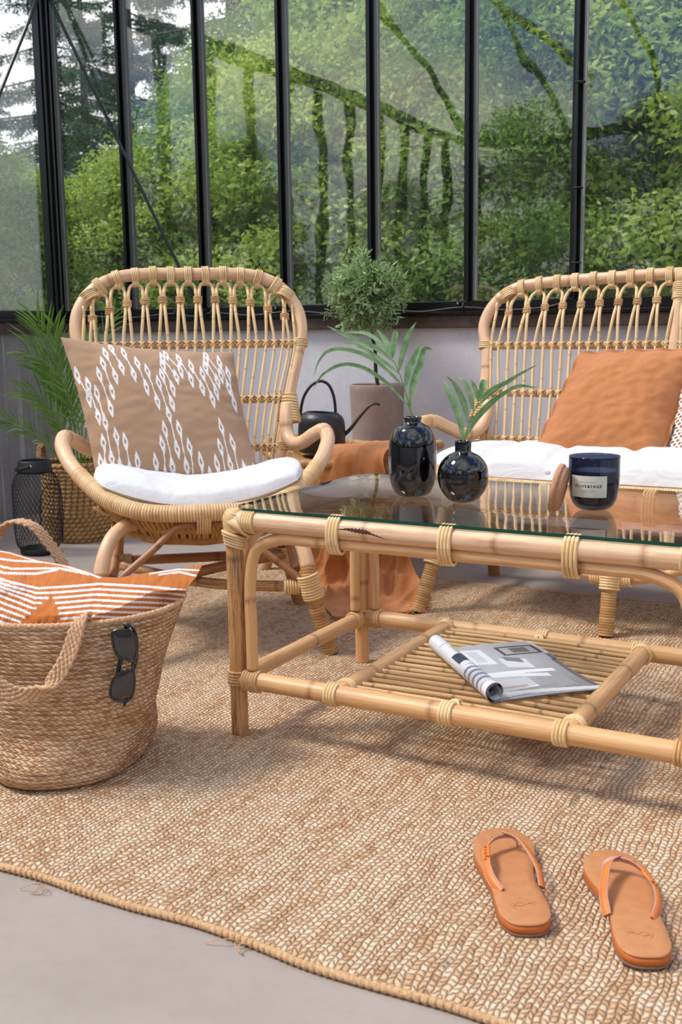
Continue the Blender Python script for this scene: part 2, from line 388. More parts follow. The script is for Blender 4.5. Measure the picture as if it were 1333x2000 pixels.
# ------------------------------------------------------------------ setting
WY=2.0; WX=-2.275; RX=2.95; FY=-2.75; ZT=2.17
def struct(mb,name,mat,**k): return mb.build(name,mat,kind='structure',**k)
struct(box(MB(),(WX,FY,-.12),(RX,WY,0)),'floor',M['floor'],smooth=False)
struct(box(MB(),(-60,-60,-.3),(60,90,-.14)),'ground',M['grass'],smooth=False)
struct(box(MB(),(WX-.16,WY,-.13),(RX+.16,WY+.16,.772)),'wall_back',M['wall'],smooth=False)
struct(box(MB(),(WX-.16,FY,-.13),(WX,WY,.772)),'wall_left',M['wall_raw'],smooth=False)
struct(box(MB(),(RX,FY,-.13),(RX+.16,WY,.772)),'wall_right',M['wall'],smooth=False)
struct(box(MB(),(WX-.16,FY-.16,-.13),(RX+.16,FY,.772)),'wall_front',M['wall'],smooth=False)
tn=[0]; wn=[0]
def trim(mb,mat=None,**k):
    tn[0]+=1; return struct(mb,'trim_%d'%tn[0],mat or M['black'],**k)
def window(lo,hi):
    wn[0]+=1; return struct(box(MB(),lo,hi),'window_%d'%wn[0],M['pane'],smooth=False)
trim(box(MB(),(WX-.02,WY-.022,.7722),(RX,WY+.1,.815)),M['timber'],smooth=False,bevel=.003)
trim(box(MB(),(WX-.1,FY,.7722),(WX+.022,WY-.024,.815)),M['timber'],smooth=False,bevel=.003)
trim(box(MB(),(RX-.022,FY,.7722),(RX+.1,WY-.024,.815)),M['timber'],smooth=False)
trim(box(MB(),(WX+.024,FY-.1,.7722),(RX-.024,FY+.022,.815)),M['timber'],smooth=False)
def rail_x(y,s,z0,z1):   # bottom / top frame along X, profiled
    mb=MB(); box(mb,(WX+.045,min(y,y+s*.045),z0),(RX-.045,max(y,y+s*.045),z1)); box(mb,(WX+.045,min(y-s*.014,y),z0),(RX-.045,max(y-s*.014,y),z0+.014)); return trim(mb,smooth=False,bevel=.002)
def rail_y(x,s,z0,z1):
    mb=MB(); box(mb,(min(x,x+s*.045),FY+.045,z0),(max(x,x+s*.045),WY-.045,z1)); box(mb,(min(x-s*.014,x),FY+.045,z0),(max(x-s*.014,x),WY-.045,z0+.014)); return trim(mb,smooth=False,bevel=.002)
rail_x(WY-.012,1,.8152,.866); rail_x(FY+.012,-1,.8152,.866); rail_y(WX+.012,-1,.8152,.866); rail_y(RX-.012,1,.8152,.866)
rail_x(WY-.012,1,ZT,ZT+.07); rail_x(FY+.012,-1,ZT,ZT+.07); rail_y(WX+.012,-1,ZT,ZT+.07); rail_y(RX-.012,1,ZT,ZT+.07)
MX=[-1.873+.3805*k for k in range(13)]
def mull_x(x,y,s,z0=.866,z1=ZT):
    mb=MB(); box(mb,(x-.019,min(y,y+s*.04),z0),(x+.019,max(y,y+s*.04),z1)); box(mb,(x-.0055,min(y-s*.02,y+s*.001),z0),(x+.0055,max(y-s*.02,y+s*.001),z1))
    box(mb,(x+.0135,min(y-s*.006,y+s*.001),z0),(x+.019,max(y-s*.006,y+s*.001),z1)); return trim(mb,smooth=False,bevel=.0015)
def mull_y(y,x,s,z0=.866,z1=ZT):
    mb=MB(); box(mb,(min(x,x+s*.04),y-.019,z0),(max(x,x+s*.04),y+.019,z1)); box(mb,(min(x-s*.02,x+s*.001),y-.0055,z0),(max(x-s*.02,x+s*.001),y+.0055,z1)); return trim(mb,smooth=False,bevel=.0015)
for x in MX: mull_x(x,WY-.008,1)
for x in MX[1::2]: mull_x(x,FY+.008,-1)
MY=[WY-.40-.3805*k for k in range(11)]
for y in MY: mull_y(y,WX+.008,-1)
for y in MY[1::2]: mull_y(y,RX-.008,1)
for (cx,cy,sx,sy) in ((WX,WY,1,-1),(RX,WY,-1,-1),(WX,FY,1,1),(RX,FY,-1,1)):
    mb=MB(); b2=lambda a,b,c,d: box(mb,(min(cx+sx*a,cx+sx*b),min(cy+sy*c,cy+sy*d),.815),(max(cx+sx*a,cx+sx*b),max(cy+sy*c,cy+sy*d),ZT+.08))
    b2(-.03,.034,-.03,.034); b2(.034,.041,-.03,.008); b2(-.03,.008,.034,.041); b2(.034,.045,.024,.034); b2(.024,.034,.034,.045)
    trim(mb,smooth=False,bevel=.0015)
xs=[WX+.045]+MX+[RX-.045]
for a,b in zip(xs[:-1],xs[1:]):
    e=.0205; window((a+(e if a>WX+.1 else .001),WY+.006,.868),(b-(e if b<RX-.1 else .001),WY+.010,ZT-.002))
xs=[WX+.045]+MX[1::2]+[RX-.045]
for a,b in zip(xs[:-1],xs[1:]): window((a+.021,FY-.010,.868),(b-.021,FY-.006,ZT-.002))
ys=sorted([WY-.045,FY+.045]+MY)
for a,b in zip(ys[:-1],ys[1:]): window((WX-.010,a+.0205,.868),(WX-.006,b-.0205,ZT-.002))
ys=sorted([WY-.045,FY+.045]+MY[1::2])
for a,b in zip(ys[:-1],ys[1:]): window((RX+.006,a+.0205,.868),(RX+.010,b-.0205,ZT-.002))
# diagonal wind braces in the corner
def brace(a,b,w=.0125):
    mb=MB(); P=spline([a,b],step=.05); tube(mb,P,w,4,flat=(1,.6)); 
    for e in (a,b): lathe(mb,[(0,-.006),(.016,-.006),(.016,.004),(.007,.012),(0,.012)],12,c=e)
    return trim(mb)
brace(V(-2.20,1.955,2.14),V(-1.485,1.955,.85)); brace(V(-2.225,1.93,2.14),V(-2.225,1.17,.85))
# roof
YR=(WY+FY)/2; ZR=3.05
tubebox=lambda a,b,w,h: tube(MB(),spline([a,b],step=.2),w,4,flat=(1,h/w),u0=0)
trim(tubebox(V(WX,YR,ZR),V(RX,YR,ZR),.03,.05))
for x in [WX+.02]+MX[1::2]+[RX-.02]:
    for y in (WY,FY): trim(tubebox(V(x,y,ZT+.05),V(x,YR,ZR),.022,.04))
for x in (MX[2],MX[6],MX[10]):
    trim(tubebox(V(x,WY-.6,ZT+.3),V(x,FY+.6,ZT+.3),.02,.03)); 
# cable clipped along the bottom frame, then up the mullion
mb=MB(); zc=.842
pts=[(-2.1,zc)]
for a,b in ((-2.1,-1.62),(-1.62,-1.44),(-1.44,-1.06),(-1.06,-.70),(-.70,-.36),(-.36,-.03)): pts+= [((a+b)/2,zc-.012),(b,zc)]
P3=[V(x,WY-.034,z) for x,z in pts]+[V(.015,WY-.034,.862),V(.033,WY-.038,.92),V(.034,WY-.038,1.4),V(.036,WY-.038,2.1)]
trim(tube(mb,spline(P3,step=.012),.0042,6),M['blackmatt'])
for x in (-1.62,-1.44,-1.06,-.70,-.36):
    mb=MB(); tube(mb,spline([V(x,WY-.03,.826),V(x,WY-.042,.842),V(x,WY-.03,.858)],step=.004),.003,5); trim(mb,M['blackmatt'])
for z in (.98,1.22,1.55): 
    mb=MB(); ring(mb,V(.042,WY-.03,z),V(0,0,1),.016,.012,V(1,0,0),w=.003); trim(mb,M['blackmatt'])
for x in MX[:9]:
    trim(lathe(MB(),[(0,.012),(.006,.011),(.009,.006),(.009,0),(0,0)],12,M=np.array(Matrix.Translation((x-.035,WY-.012,.852))@Matrix.Rotation(PI/2,4,'X'))),M['black'])

# ------------------------------------------------------------------ rug
X0,X1,Y0,Y1=-1.02,2.2,-.602,1.362
nx,ny=640,120
xs=np.linspace(X0,X1,nx); ys=np.linspace(Y0,Y1,ny)
XX_,YY_=np.meshgrid(xs,ys)
ex=lambda x: .006*np.sin(x*7)+.004*np.sin(x*19+1)+.0025*np.abs(np.sin(x*PI/.0098))
ZZ=.011+.0022*np.sin(XX_*9+YY_*2)*np.sin(YY_*5+1)+.0012*np.sin(XX_*31+YY_*3)
edge=np.minimum(np.minimum(XX_-X0,X1-XX_),np.minimum(YY_-Y0,Y1-YY_)); ZZ=ZZ*np.clip(.45+edge/.03,0,1)
YY2=YY_+ex(XX_)*(np.clip(1-(YY_-Y0)/.3,0,1)-np.clip(1-(Y1-YY_)/.3,0,1)*.6)
G=np.stack([XX_,YY2,ZZ],-1)
b0=G[:1].copy(); b0[...,2]=.001; b1=G[-1:].copy(); b1[...,2]=.001
G=np.concatenate([b0,G,b1]); 
mb=MB(); mb.grid(G)
rug=mb.build('jute_rug',M['rug']); tag(rug,'large natural jute rug under the coffee table, edge lying on bare concrete','rug')
mb=MB()
for yy,sg in ((Y0,1),(Y1,-.6)):
    x=np.arange(X0,X1,.0025); P=np.stack([x,yy+sg*ex(x),np.full_like(x,.0065)],1)
    mb=MB(); tube(mb,P,lambda s:.0058*(1+.22*np.sin(s*PI*2/.011)*np.sin(s*31)),7); mb.build('rug_edging',M['jute_edge'],rug)
for (x,y) in ((.08,-.61),(.42,-.6),(.05,1.37),(.09,1.375),(.3,1.37)):
    mb=MB()
    for k in range(4):
        a=V(x+rng.normal(0,.01),y,.006); tube(mb,spline([a,a+V(rng.normal(0,.01),-.012 if y<0 else .012,.004),a+V(rng.normal(0,.02),-.02 if y<0 else .02,-.003)],step=.004),.0007,4)
    mb.build('loose_fibre',M['jute_edge'],rug)

# ------------------------------------------------------------------ coffee table
L=.869; D=.506; CS=.2205; HT=.427; HB=.12
TB=thing('coffee_table','low rattan coffee table with a glass top and a cane slat shelf','table',(L/2,D/2,0))
def par(o,P):   # parent keeping world placement (things are only moved / turned about Z)
    o.parent=P; return o
def part(mb,name,mat,root,**k):
    o=mb.build(name,mat,root,**k); 
    o.matrix_parent_inverse=(Matrix.Translation(root.location)@Matrix.Rotation(root.rotation_euler[2],4,'Z')).inverted() if root.parent is None and root.type=='EMPTY' else root_inv(root)
    return o
def root_inv(p):
    while p.parent is not None: p=p.parent
    return Matrix.Identity(4)
FR=.0115  # floor of rug under the feet
legs={}
for (x,y,mat) in ((0,0,'cane_leg'),(L,0,'cane_deep'),(0,D,'cane_deep'),(L,D,'cane_deep')):
    mb=MB(); tube(mb,spline([V(x,y,FR-.001),V(x,y,HT+.006)],step=.004),caner(.0162,x+y,.19),20)
    lg=part(mb,'leg',M[mat],TB)
    if mat=='cane_leg': lg['label']='weathered leg with grey streaks'
    legs[(x,y)]=lg
mats={}
for y,m1,m2 in ((0,'cane','cane_deep'),(D,'cane','cane_deep')):
    tr=part(tube(MB(),spline([V(-.012,y,HT),V(L+.012,y,HT)],step=.004),caner(.0188,.06+y,.31),22),'top_rail',M[m1],TB); mats[('t',y)]=tr
    br=part(tube(MB(),spline([V(-.004,y,HB),V(L+.004,y,HB)],step=.004),caner(.0178,.1+y,.215),22),'lower_rail',M[m2],TB); mats[('b',y)]=br
    P=spline([V(.033,y,.142),V(.033,y,.22),V(.034,y,.32),V(.05,y,.375),V(.10,y,.398),V(.17,y,.4),V(L/2,y,.4),V(L-.17,y,.4),V(L-.10,y,.398),V(L-.05,y,.375),V(L-.034,y,.32),V(L-.033,y,.22),V(L-.033,y,.142)],step=.004)
    part(tube(MB(),P,caner(.0112,.03,.33),16),'arched_rail',M['cane_deep'] if y else M['cane_deep'],TB)
    for x in (CS,L/2,L-CS):
        mb=MB(); lash(mb,V(x,y,.4165),V(1,0,0),4,.0212,.034,V(0,1,0),w=.0033); part(mb,'lashing',M['lash'],TB)
        mb=MB(); lash(mb,V(x-.012 if x!=L/2 else x,y,HB),V(1,0,0),4,.0196,.0196,w=.0032); part(mb,'lashing',M['lash'],TB)
    for x,s in ((0,1),(L,-1)):
        mb=MB(); lash(mb,V(x+s*.034,y,HB),V(1,0,0),6,.0196,w=.003); part(mb,'lashing',M['lash2'],TB)
for x in (0,L):
    part(tube(MB(),spline([V(x,-.012,HT),V(x,D+.012,HT)],step=.004),caner(.0178,.2,.3),20),'top_rail',M['cane'],TB)
    part(tube(MB(),spline([V(x,0,HB),V(x,D,HB)],step=.004),caner(.0155,.15+x,.26),20),'lower_rail',M['cane_deep'],TB)
    P=spline([V(x,.033,.142),V(x,.033,.22),V(x,.034,.32),V(x,.05,.375),V(x,.10,.398),V(x,.15,.4),V(x,D-.15,.4),V(x,D-.10,.398),V(x,D-.05,.375),V(x,D-.034,.32),V(x,D-.033,.22),V(x,D-.033,.142)],step=.004)
    part(tube(MB(),P,caner(.0112,.13,.33),16),'arched_rail',M['cane_deep'],TB)
    for y,s in ((0,1),(D,-1)):
        mb=MB(); lash(mb,V(x,y+s*.034,HB),V(0,1,0),5,.0172,w=.003); part(mb,'lashing',M['lash2'],TB)
        mb=MB(); lash(mb,V(x,y,HB+.003),V(0,0,1),5,.0188,w=.003); part(mb,'lashing',M['lash2'],TB)
        sx=1 if x==0 else -1
        mb=MB()      # crossed corner binding
        for i in range(5):
            lash(mb,V(x,y,HT-.028-i*.0052),V(sx*.25,s*.25,1),1,.0185+.0012*(4-i),w=.0031)
        for i in range(5):
            ring(mb,V(x+sx*(.028+i*.0055),y,HT),V(1,0,0),.0208,w=.003); ring(mb,V(x,y+s*(.028+i*.0055),HT),V(0,1,0),.0198,w=.003)
        for i in range(6):
            ring(mb,V(x+sx*(.001+i*.0045),y+s*.004,HT-.004-i*.001),V(sx*.75,s*.05,.66-i*.03),.0235+.0006*i,.0235,w=.003)
            ring(mb,V(x+sx*.004,y+s*(.001+i*.0045),HT-.003-i*.001),V(sx*.05,s*.75,.66-i*.03),.0232+.0006*i,.0232,w=.003)
        lathe(mb,smoothprof([(0,.024),(.012,.023),(.02,.012),(.0215,0),(.019,-.02)],16),18,c=(x,y,HT-.002))
        part(mb,'corner_binding',M['lash'],TB)
for x in (CS,L-CS):
    part(tube(MB(),spline([V(x,0,HB+.004),V(x,D,HB+.004)],step=.004),caner(.0165,x*3,.22),20),'shelf_rail',M['cane_deep'],TB)
    for y,s in ((0,1),(D,-1)):
        mb=MB(); lash(mb,V(x,y+s*.026,HB+.003),V(0,1,0),3,.0185,w=.003); part(mb,'lashing',M['lash'],TB)
for i in range(17):
    y=.034+i*(D-.068)/16+rng.normal(0,.0012); dz=rng.normal(0,.0008); y2=y+rng.normal(0,.002)
    P=spline([V(CS+.006,y,HB+.006+dz),V(L/2,(y+y2)/2+rng.normal(0,.0015),HB+.008),V(L-CS-.006,y2,HB+.006+dz)],step=.006)
    part(tube(MB(),P,caner(.0049+rng.normal(0,.0003),rng.random(),.12),9),'slat',M['slat'],TB)
for y in (.028,D-.028):
    mb=MB(); xlash(mb,V(L/2,y,HB+.004),V(1,0,0),V(0,1,0),.012,w=.0028); xlash(mb,V(L/2+.004,y,HB+.004),V(1,0,0),V(0,1,0),.013,w=.0026)
    lash(mb,V(L/2,y+(-.014 if y<.1 else .014),HB+.004),V(0,1,0),3,.010,w=.0026); part(mb,'lashing',M['lash'],TB)
part(tube(MB(),spline([V(L/2,0,HB-.006),V(L/2,D,HB-.006)],step=.01),.006,8),'shelf_support',M['slat'],TB)
# bark scar on the top rail
mb=MB(); n=60; xs=np.linspace(.215,.335,n); rows=[]
for k in range(7):
    q=k/6-.5; w=np.interp(xs,[.215,.24,.262,.285,.30,.335],[.004,.10,.34,.42,.16,.0]); 
    cen=np.interp(xs,[.215,.25,.29,.335],[.05,.25,.12,-.5]); ang=cen+q*w*(1+.3*np.sin(xs*900+k)); 
    rows.append(np.stack([xs,-np.cos(ang)*.01905,HT+np.sin(ang)*.01905],1))
mb.grid(np.array(rows)); part(mb,'bark_scar',m_plain('dark_bark','#5a3220',.8,bumpsc=200,var='#2c1e1c'),TB)
# glass: clipped corners
def slab(poly,z0,z1,mat_top,mat_side,name,root):
    n=len(poly); P=np.array(poly)
    mb=MB(); v=np.concatenate([np.c_[P,np.full(n,z0)],np.c_[P,np.full(n,z1)]])
    me=bpy.data.meshes.new(name); f=[tuple(range(n,2*n)),tuple(range(n-1,-1,-1))]+[(i,(i+1)%n,n+(i+1)%n,n+i) for i in range(n)]
    me.from_pydata(v.tolist(),[],f); me.materials.append(mat_top); me.materials.append(mat_side)
    for i,p in enumerate(me.polygons): p.material_index=0 if i<2 else 1
    o=bpy.data.objects.new(name,me); COL.objects.link(o); o.parent=root
    o.matrix_parent_inverse=Matrix.Translation(root.location).inverted(); return o
GZ0,GZ1=.4462,.4522
c=.03; gx0,gx1,gy0,gy1=-.004,L+.004,-.009,D+.009
slab([(gx0+c,gy0),(gx1-c,gy0),(gx1,gy0+c),(gx1,gy1-c),(gx1-c,gy1),(gx0+c,gy1),(gx0,gy1-c),(gx0,gy0+c)],GZ0,GZ1,M['tableglass'],M['glassedge'],'glass_top',TB)
# ------------------------------------------------------------------ rattan seating
def lpart(mb,name,mat,root,**k): return mb.build(name,mat,root,**k)     # local coordinates of the thing
def mir(P): P=np.asarray(P,float).copy(); P[:,0]*=-1; return P
def rattan_seat(root,rim,frame,d0,rails,arches,pitch,corner,front_legs,rear_legs,centre_post=False,rim_r=.0205,arm_r=.0205,lean=.4):
    dz=lambda z: d0+lean*(z-.35)
    fw=np.array(sorted([(z,w) for w,z in frame if w>0.15]))
    hw=lambda z: np.interp(z,fw[:,0],fw[:,1])
    tp=sorted(frame)                               # z of the frame top over w
    tw=[w for w,z in tp if z>.76]; tz=[z for w,z in tp if z>.76]
    ftop=lambda w: np.interp(abs(w),tw,tz)
    # back frame: one bent pole
    half=[V(w,dz(z),z) for w,z in frame]
    P=np.array([V(-p[0],p[1],p[2]) for p in half[::-1]]+half[1:])
    lpart(tube(MB(),spline(P,step=.004),caner(.0178,.1,.29),20),'back_frame',M['cane'],root)
    # rim and arms: one bent pole, wrapped in front
    rp=[V(*p) for p in rim]; P=np.array([V(-p[0],p[1],p[2]) for p in rp[::-1]]+rp[1:])
    S=spline(P,step=.0011); s=np.r_[0,np.cumsum(np.linalg.norm(np.diff(S,axis=0),axis=1))]
    wl=corner['wrapw']; ia=np.argmax(S[:,0]>-wl); ib=len(S)-np.argmax(S[::-1,0]<wl)-1
    ym=np.argmin(S[:,1]);                            # front-most
    left=np.where((S[:,0]<-wl*0.999)&(np.arange(len(S))<len(S)//2))[0]
    front=(S[:,1]<corner['wrapy']); idx=np.where(front)[0]; i0,i1=idx[0],idx[-1]
    lpart(tube(MB(),S[i0:i1+1],wrapr(rim_r,.0054,.075),14),'seat_rim',M['wrap'],root)
    for seg in (S[:i0+8:3],S[i1-8::3]):
        lpart(tube(MB(),seg,caner(arm_r*.93,.07,.33),18),'armrest',M['cane'],root)
    # bindings of arm to frame
    for sg in (-1,1):
        e=V(sg*rim[-1][0],rim[-1][1],rim[-1][2]); z=e[2]
        mb=MB()
        for k in range(9):
            zz=z-.045+k*.0075; cx=sg*(hw(zz)+.012-.0012*k); lash(mb,V(cx,dz(zz)-.006-.0*k,zz),V(sg*.12,.3,1),1,.0325-.0012*k,.0225,V(sg*1,-.5,0),w=.0036)
        lpart(mb,'arm_binding',M['lash'],root)
    # cross rails and their ties
    centres=[]
    for k in arches:
        centres.append((k,pitch))
    cl=corner['x']; cp=corner['p']
    sp=[(c,pitch,ftop(c)-.024) for c,_ in centres]+[(s*cl,cp,corner['z']) for s in (-1,1)]
    for zi,(z,w) in enumerate(rails):
        rl=lpart(tube(MB(),spline([V(-w,dz(z)+.004,z),V(w,dz(z)+.004,z)],step=.004),caner(.0112,z,.27),14),'back_rail',M['cane_deep'],root)
        for sg in (-1,1):
            mb=MB(); lash(mb,V(sg*(w+.004),dz(z)+.0,z),V(0,.3,1),4,.0196,w=.0032); lash(mb,V(sg*(w-.028),dz(z)+.003,z),V(1,0,0),4,.0128,w=.003)
            lpart(mb,'rail_binding',M['lash'],root)
        g=hw(z)/hw(rails[0][0]); mb=MB()
        for c,p,za in sp:
            for q in (-1,1):
                x=(c+q*p/4)*g; xlash(mb,V(x,dz(z)-.003,z),V(1,0,0),V(0,.3,1),.0146,w=.0022)
        lpart(mb,'tie',M['lash'],rl)
    # bent spindles
    zb=.33
    for c,p,za in sp:
        zj=za-.043-(.01 if abs(c)<cl*.99 else -.004)
        g=lambda z: hw(z)/hw(rails[0][0]); pts=[]
        z1=rails[0][0]; off=-.0125
        side=[]
        for q in (-1,1):
            a=(c+q*p/4); b=c+q*(p/2-.0042)
            if abs(c)>=cl*.99 and q*c>0: b=c+q*(p/2-.010)
            L_=[V(a*g(zb),dz(zb)+off,zb),V(a*g(.45)+rng.normal(0,.0012),dz(.45)+off,.45),V(a*g(.58)+rng.normal(0,.0012),dz(.58)+off,.58),V(a+rng.normal(0,.0006),dz(z1)+off-.001,z1),V((a*.35+b*.65),dz((z1+zj)/2)+off+.002,z1*.35+zj*.65),V(b,dz(zj)+off+.003,zj),V(b,dz(zj)+off+.004,zj+.018),V(c+q*p*.30,dz(za)+off+.006,za-.008)]
            side.append(L_)
        P=side[0]+[V(c,dz(za)+off+.007,za)]+side[1][::-1]
        lpart(tube(MB(),spline(P,step=.006),caner(.0047+rng.normal(0,.0002),rng.random(),.15),9),'spindle',M['spindle'],root)
        mb=MB(); fz=ftop(c) if abs(c)<cl*.99 else corner['z']+.014
        if abs(c)<cl*.99:
            sl=(ftop(c+.01)-ftop(c-.01))/.02
            lash(mb,V(c,dz(fz)-.004,fz-.006),V(1,0,sl),4,.0205,.0262,V(0,1,0),w=.0027)
            lash(mb,V(c,dz(za)+off+.006,za),V(1,0,0),3,.0072,w=.0026)
        else:
            s=np.sign(c); lash(mb,V(s*(hw(fz)-.006),dz(fz)-.004,fz-.002),V(s*.5,.3,.8),5,.0245,.0215,V(s,0,-.6),w=.0031)
        lpart(mb,'binding',M['lash'],root)
    allc=sorted(sp)
    for (c,p,za),(c2,p2,za2) in zip(allc[:-1],allc[1:]):
        x=(c+p/2+c2-p2/2)/2
        if abs((c+p/2)-(c2-p2/2))>.02: continue
        z=min(za,za2)-.050; mb=MB(); lash(mb,V(x,dz(z)+off+.002,z),V(0,.3,1),4,.0108,.0066,V(1,0,0),w=.0027); lpart(mb,'binding',M['lash2'],root)
    if centre_post:
        lpart(tube(MB(),spline([V(0,dz(.3),.30),V(0,dz(.905),.905)],step=.004),caner(.0178,.3,.3),18),'centre_post',M['cane'],root)
        mb=MB(); lash(mb,V(0,dz(.87),.87),V(0,.3,1),8,.0205,w=.0033); lash(mb,V(0,dz(.905)-.002,.91),V(1,0,0),5,.021,w=.0033); lpart(mb,'binding',M['lash'],root)
    # legs
    for i,lg in enumerate(front_legs+rear_legs):
        foot=lg[-1]; joint=lg[-2]
        S=spline(lg,step=.0012); zs=S[:,2]; j=np.argmin(abs(zs-(joint[2]+.045)))
        o=lpart(tube(MB(),S[j-4:],wrapr(.0192,.0056,.06),14),'leg',M['wrap_dark'],root)
        lpart(tube(MB(),S[:j+6:3],caner(.0172,.2,.3),16),'leg_pole',M['cane'],o)
        lpart(tube(MB(),[S[-1]+V(0,0,.004),S[-1]],.0165,14),'foot_cap',M['blackmatt'],o)
        mb=MB(); lash(mb,V(*joint),nrm(np.array(foot)-np.array(joint)),9,.0235,w=.0036); lpart(mb,'joint_binding',M['lash'],o)
    return dz,hw

def woven_bowl(root,rimfun,w_in,back,low,nfr,name='woven_seat',bottom=.335):
    """cane loops hanging from the rim to the lower ring, and the woven seat carried by them"""
    mb=MB()
    for i,w in enumerate(np.arange(-w_in,w_in+1e-6,.0125)):
        f=rimfun(w); l=low(w); b=back(w)
        P=[V(f[0],f[1]+.012,f[2]+.012),V(f[0],f[1]-.004+.01,f[2]-.014),V(l[0]+rng.normal(0,.002),l[1],l[2]+.012),V(l[0],l[1]+.02,l[2]-.004),V(l[0],(l[1]+b[1])/2,bottom-.02),V(b[0],b[1]-.03,b[2]-.01),b]
        tube(mb,spline(P,step=.012),.0056,6)
    for q in np.linspace(.0,1,12)[1:]:      # weavers across
        P=[]
        for w in np.linspace(-w_in,w_in,40):
            f=rimfun(w); b=back(w); d=f[1]+.02+(b[1]-f[1]-.04)*q; z=(f[2]*(1-q)+b[2]*q)*.55+bottom*.45-.01-.012*math.sin(PI*q)
            P.append(V(w,d,z+.004*math.sin(w*PI/.0125)))
        tube(mb,spline(P,step=.01),.0052,6)
    m=lpart(mb,name,M['wicker'],root); return m
def low_ring(root,pts,wrapn=True):
    P=spline(pts,step=.0013); return lpart(tube(MB(),P,wrapr(.0125,.006,.10),10),'lower_ring',M['wicker'],root)

FRZ=.0118
ps=math.radians(38); ca,sa=math.cos(ps),math.sin(ps)
CH=thing('rattan_armchair','high-backed rattan armchair at left with round wicker seat and looped back','armchair',(-.04*ca-.034*sa,-.04*sa+.034*ca,0),ps)
rim=[(0,.50,.353),(.138,.52,.358),(.217,.575,.379),(.275,.65,.415),(.322,.735,.458),(.341,.795,.492),(.338,.845,.509),(.316,.885,.494),(.29,.925,.470),(.268,.968,.463),(.256,1.0,.485),(.256,1.02,.53),(.262,1.04,.565)]
frame=[(0,.936),(.10,.937),(.19,.930),(.245,.910),(.285,.876),(.312,.83),(.319,.79),(.315,.75),(.308,.722),(.268,.582),(.238,.45),(.226,.40),(.218,.31)]
fl=[[V(s*.150,.62,.318),V(s*.185,.565,.318),V(s*.217,.515,.295),V(s*.238,.475,.24),V(s*.245,.455,.175),V(s*.29,.45,FRZ)] for s in (-1,1)]
rl=[[V(s*.20,.84,.33),V(s*.222,.855,.24),V(s*.235,.87,.175),V(s*.275,.94,FRZ)] for s in (-1,1)]
dzc,hwc=rattan_seat(CH,rim,frame,.97,[(.736,.308),(.582,.268),(.45,.238)],[.0498*k for k in range(-5,6)],.0498,dict(x=.2875,p=.036,z=.862,wrapw=.29,wrapy=.685),fl,rl)
rimf=lambda w: (w,np.interp(abs(w),[0,.138,.217,.27],[.50,.52,.575,.645]),np.interp(abs(w),[0,.138,.217,.27],[.353,.358,.379,.41]))
lowf=lambda w: (w*.82,np.interp(abs(w),[0,.138,.217,.27],[.555,.575,.63,.70]),np.interp(abs(w),[0,.138,.25],[.272,.276,.29]))
woven_bowl(CH,rimf,.262,lambda w: V(w*.8,.955,.345+.25*w*w),lowf,0,bottom=.31)
low_ring(CH,[V(*lowf(w))+V(0,.008,.004) for w in np.linspace(-.26,.26,15)])
low_ring(CH,[V(*lowf(w))+V(0,-.018,.036) for w in np.linspace(-.26,.26,15)])
# under-frame
jl=lambda s,f: V(s*.236,.463 if f else .868,.172)
lpart(tube(MB(),spline([jl(-1,0),jl(1,0)],step=.006),caner(.0135,.1,.35),14),'stretcher',M['cane_brown'],CH)
lpart(tube(MB(),spline([jl(-1,0)+V(0,0,-.006),V(0,.66,.150),jl(1,1)],step=.006),caner(.0135,.3,.35),14),'stretcher',M['cane_leg'],CH)
lpart(tube(MB(),spline([jl(-1,1),V(0,.67,.178),jl(1,0)],step=.006),caner(.0135,.4,.35),14),'stretcher',M['cane_brown'],CH)
for s in (-1,1):
    lpart(tube(MB(),spline([V(s*.012,.515,.326),V(s*.06,.508,.320),V(s*.12,.487,.273),V(s*.225,.462,.19)],step=.005),caner(.0088,.2,.2),12),'front_brace',M['cane_brown'],CH)
    lpart(tube(MB(),spline([V(s*.215,.49,.21),V(s*.205,.62,.285),V(s*.20,.75,.30),V(s*.215,.85,.20)],step=.005),caner(.011,.2,.2),12),'side_brace',M['cane_brown'],CH)
    for f in (0,1):
        mb=MB(); lash(mb,jl(s,f)+V(-s*.035,.01 if f else 0,0),V(1,0,0),6,.0165,w=.0032); lpart(mb,'stretcher_binding',M['lash'],CH)
mb=MB(); lash(mb,V(0,.508,.335),V(1,0,0),6,.0245,.031,V(0,1,0),w=.003); lpart(mb,'binding',M['lash2'],CH)

# sofa of the same make
SF=thing('rattan_sofa','rattan two-seat sofa with looped back at the right, behind the coffee table','sofa',(.445,0,0),0)
rimS=[(0,1.0,.366),(.265,1.0,.368),(.42,1.003,.375),(.497,1.025,.395),(.56,1.08,.430),(.612,1.17,.472),(.632,1.25,.500),(.622,1.315,.500),(.597,1.36,.478),(.567,1.41,.456),(.545,1.46,.462),(.533,1.50,.50),(.538,1.53,.545)]
frameS=[(0,.922),(.25,.915),(.42,.907),(.50,.896),(.552,.868),(.586,.825),(.598,.78),(.590,.74),(.578,.714),(.560,.573),(.543,.44),(.537,.39),(.53,.30)]
flS=[[V(-.49,1.10,.33),V(-.487,1.06,.25),V(-.493,1.03,.165),V(-.519,.968,FRZ)],[V(.49,1.10,.33),V(.487,1.06,.25),V(.493,1.03,.165),V(.519,.968,FRZ)],[V(0,1.02,.345),V(0,1.01,.25),V(0,.99,.155),V(0,.962,FRZ)]]
rlS=[[V(s*.50,1.45,.34),V(s*.497,1.455,.25),V(s*.50,1.47,.165),V(s*.515,1.535,.0005)] for s in (-1,1)]
arS=[s*(.035+.0566*k) for k in range(9) for s in (-1,1)]
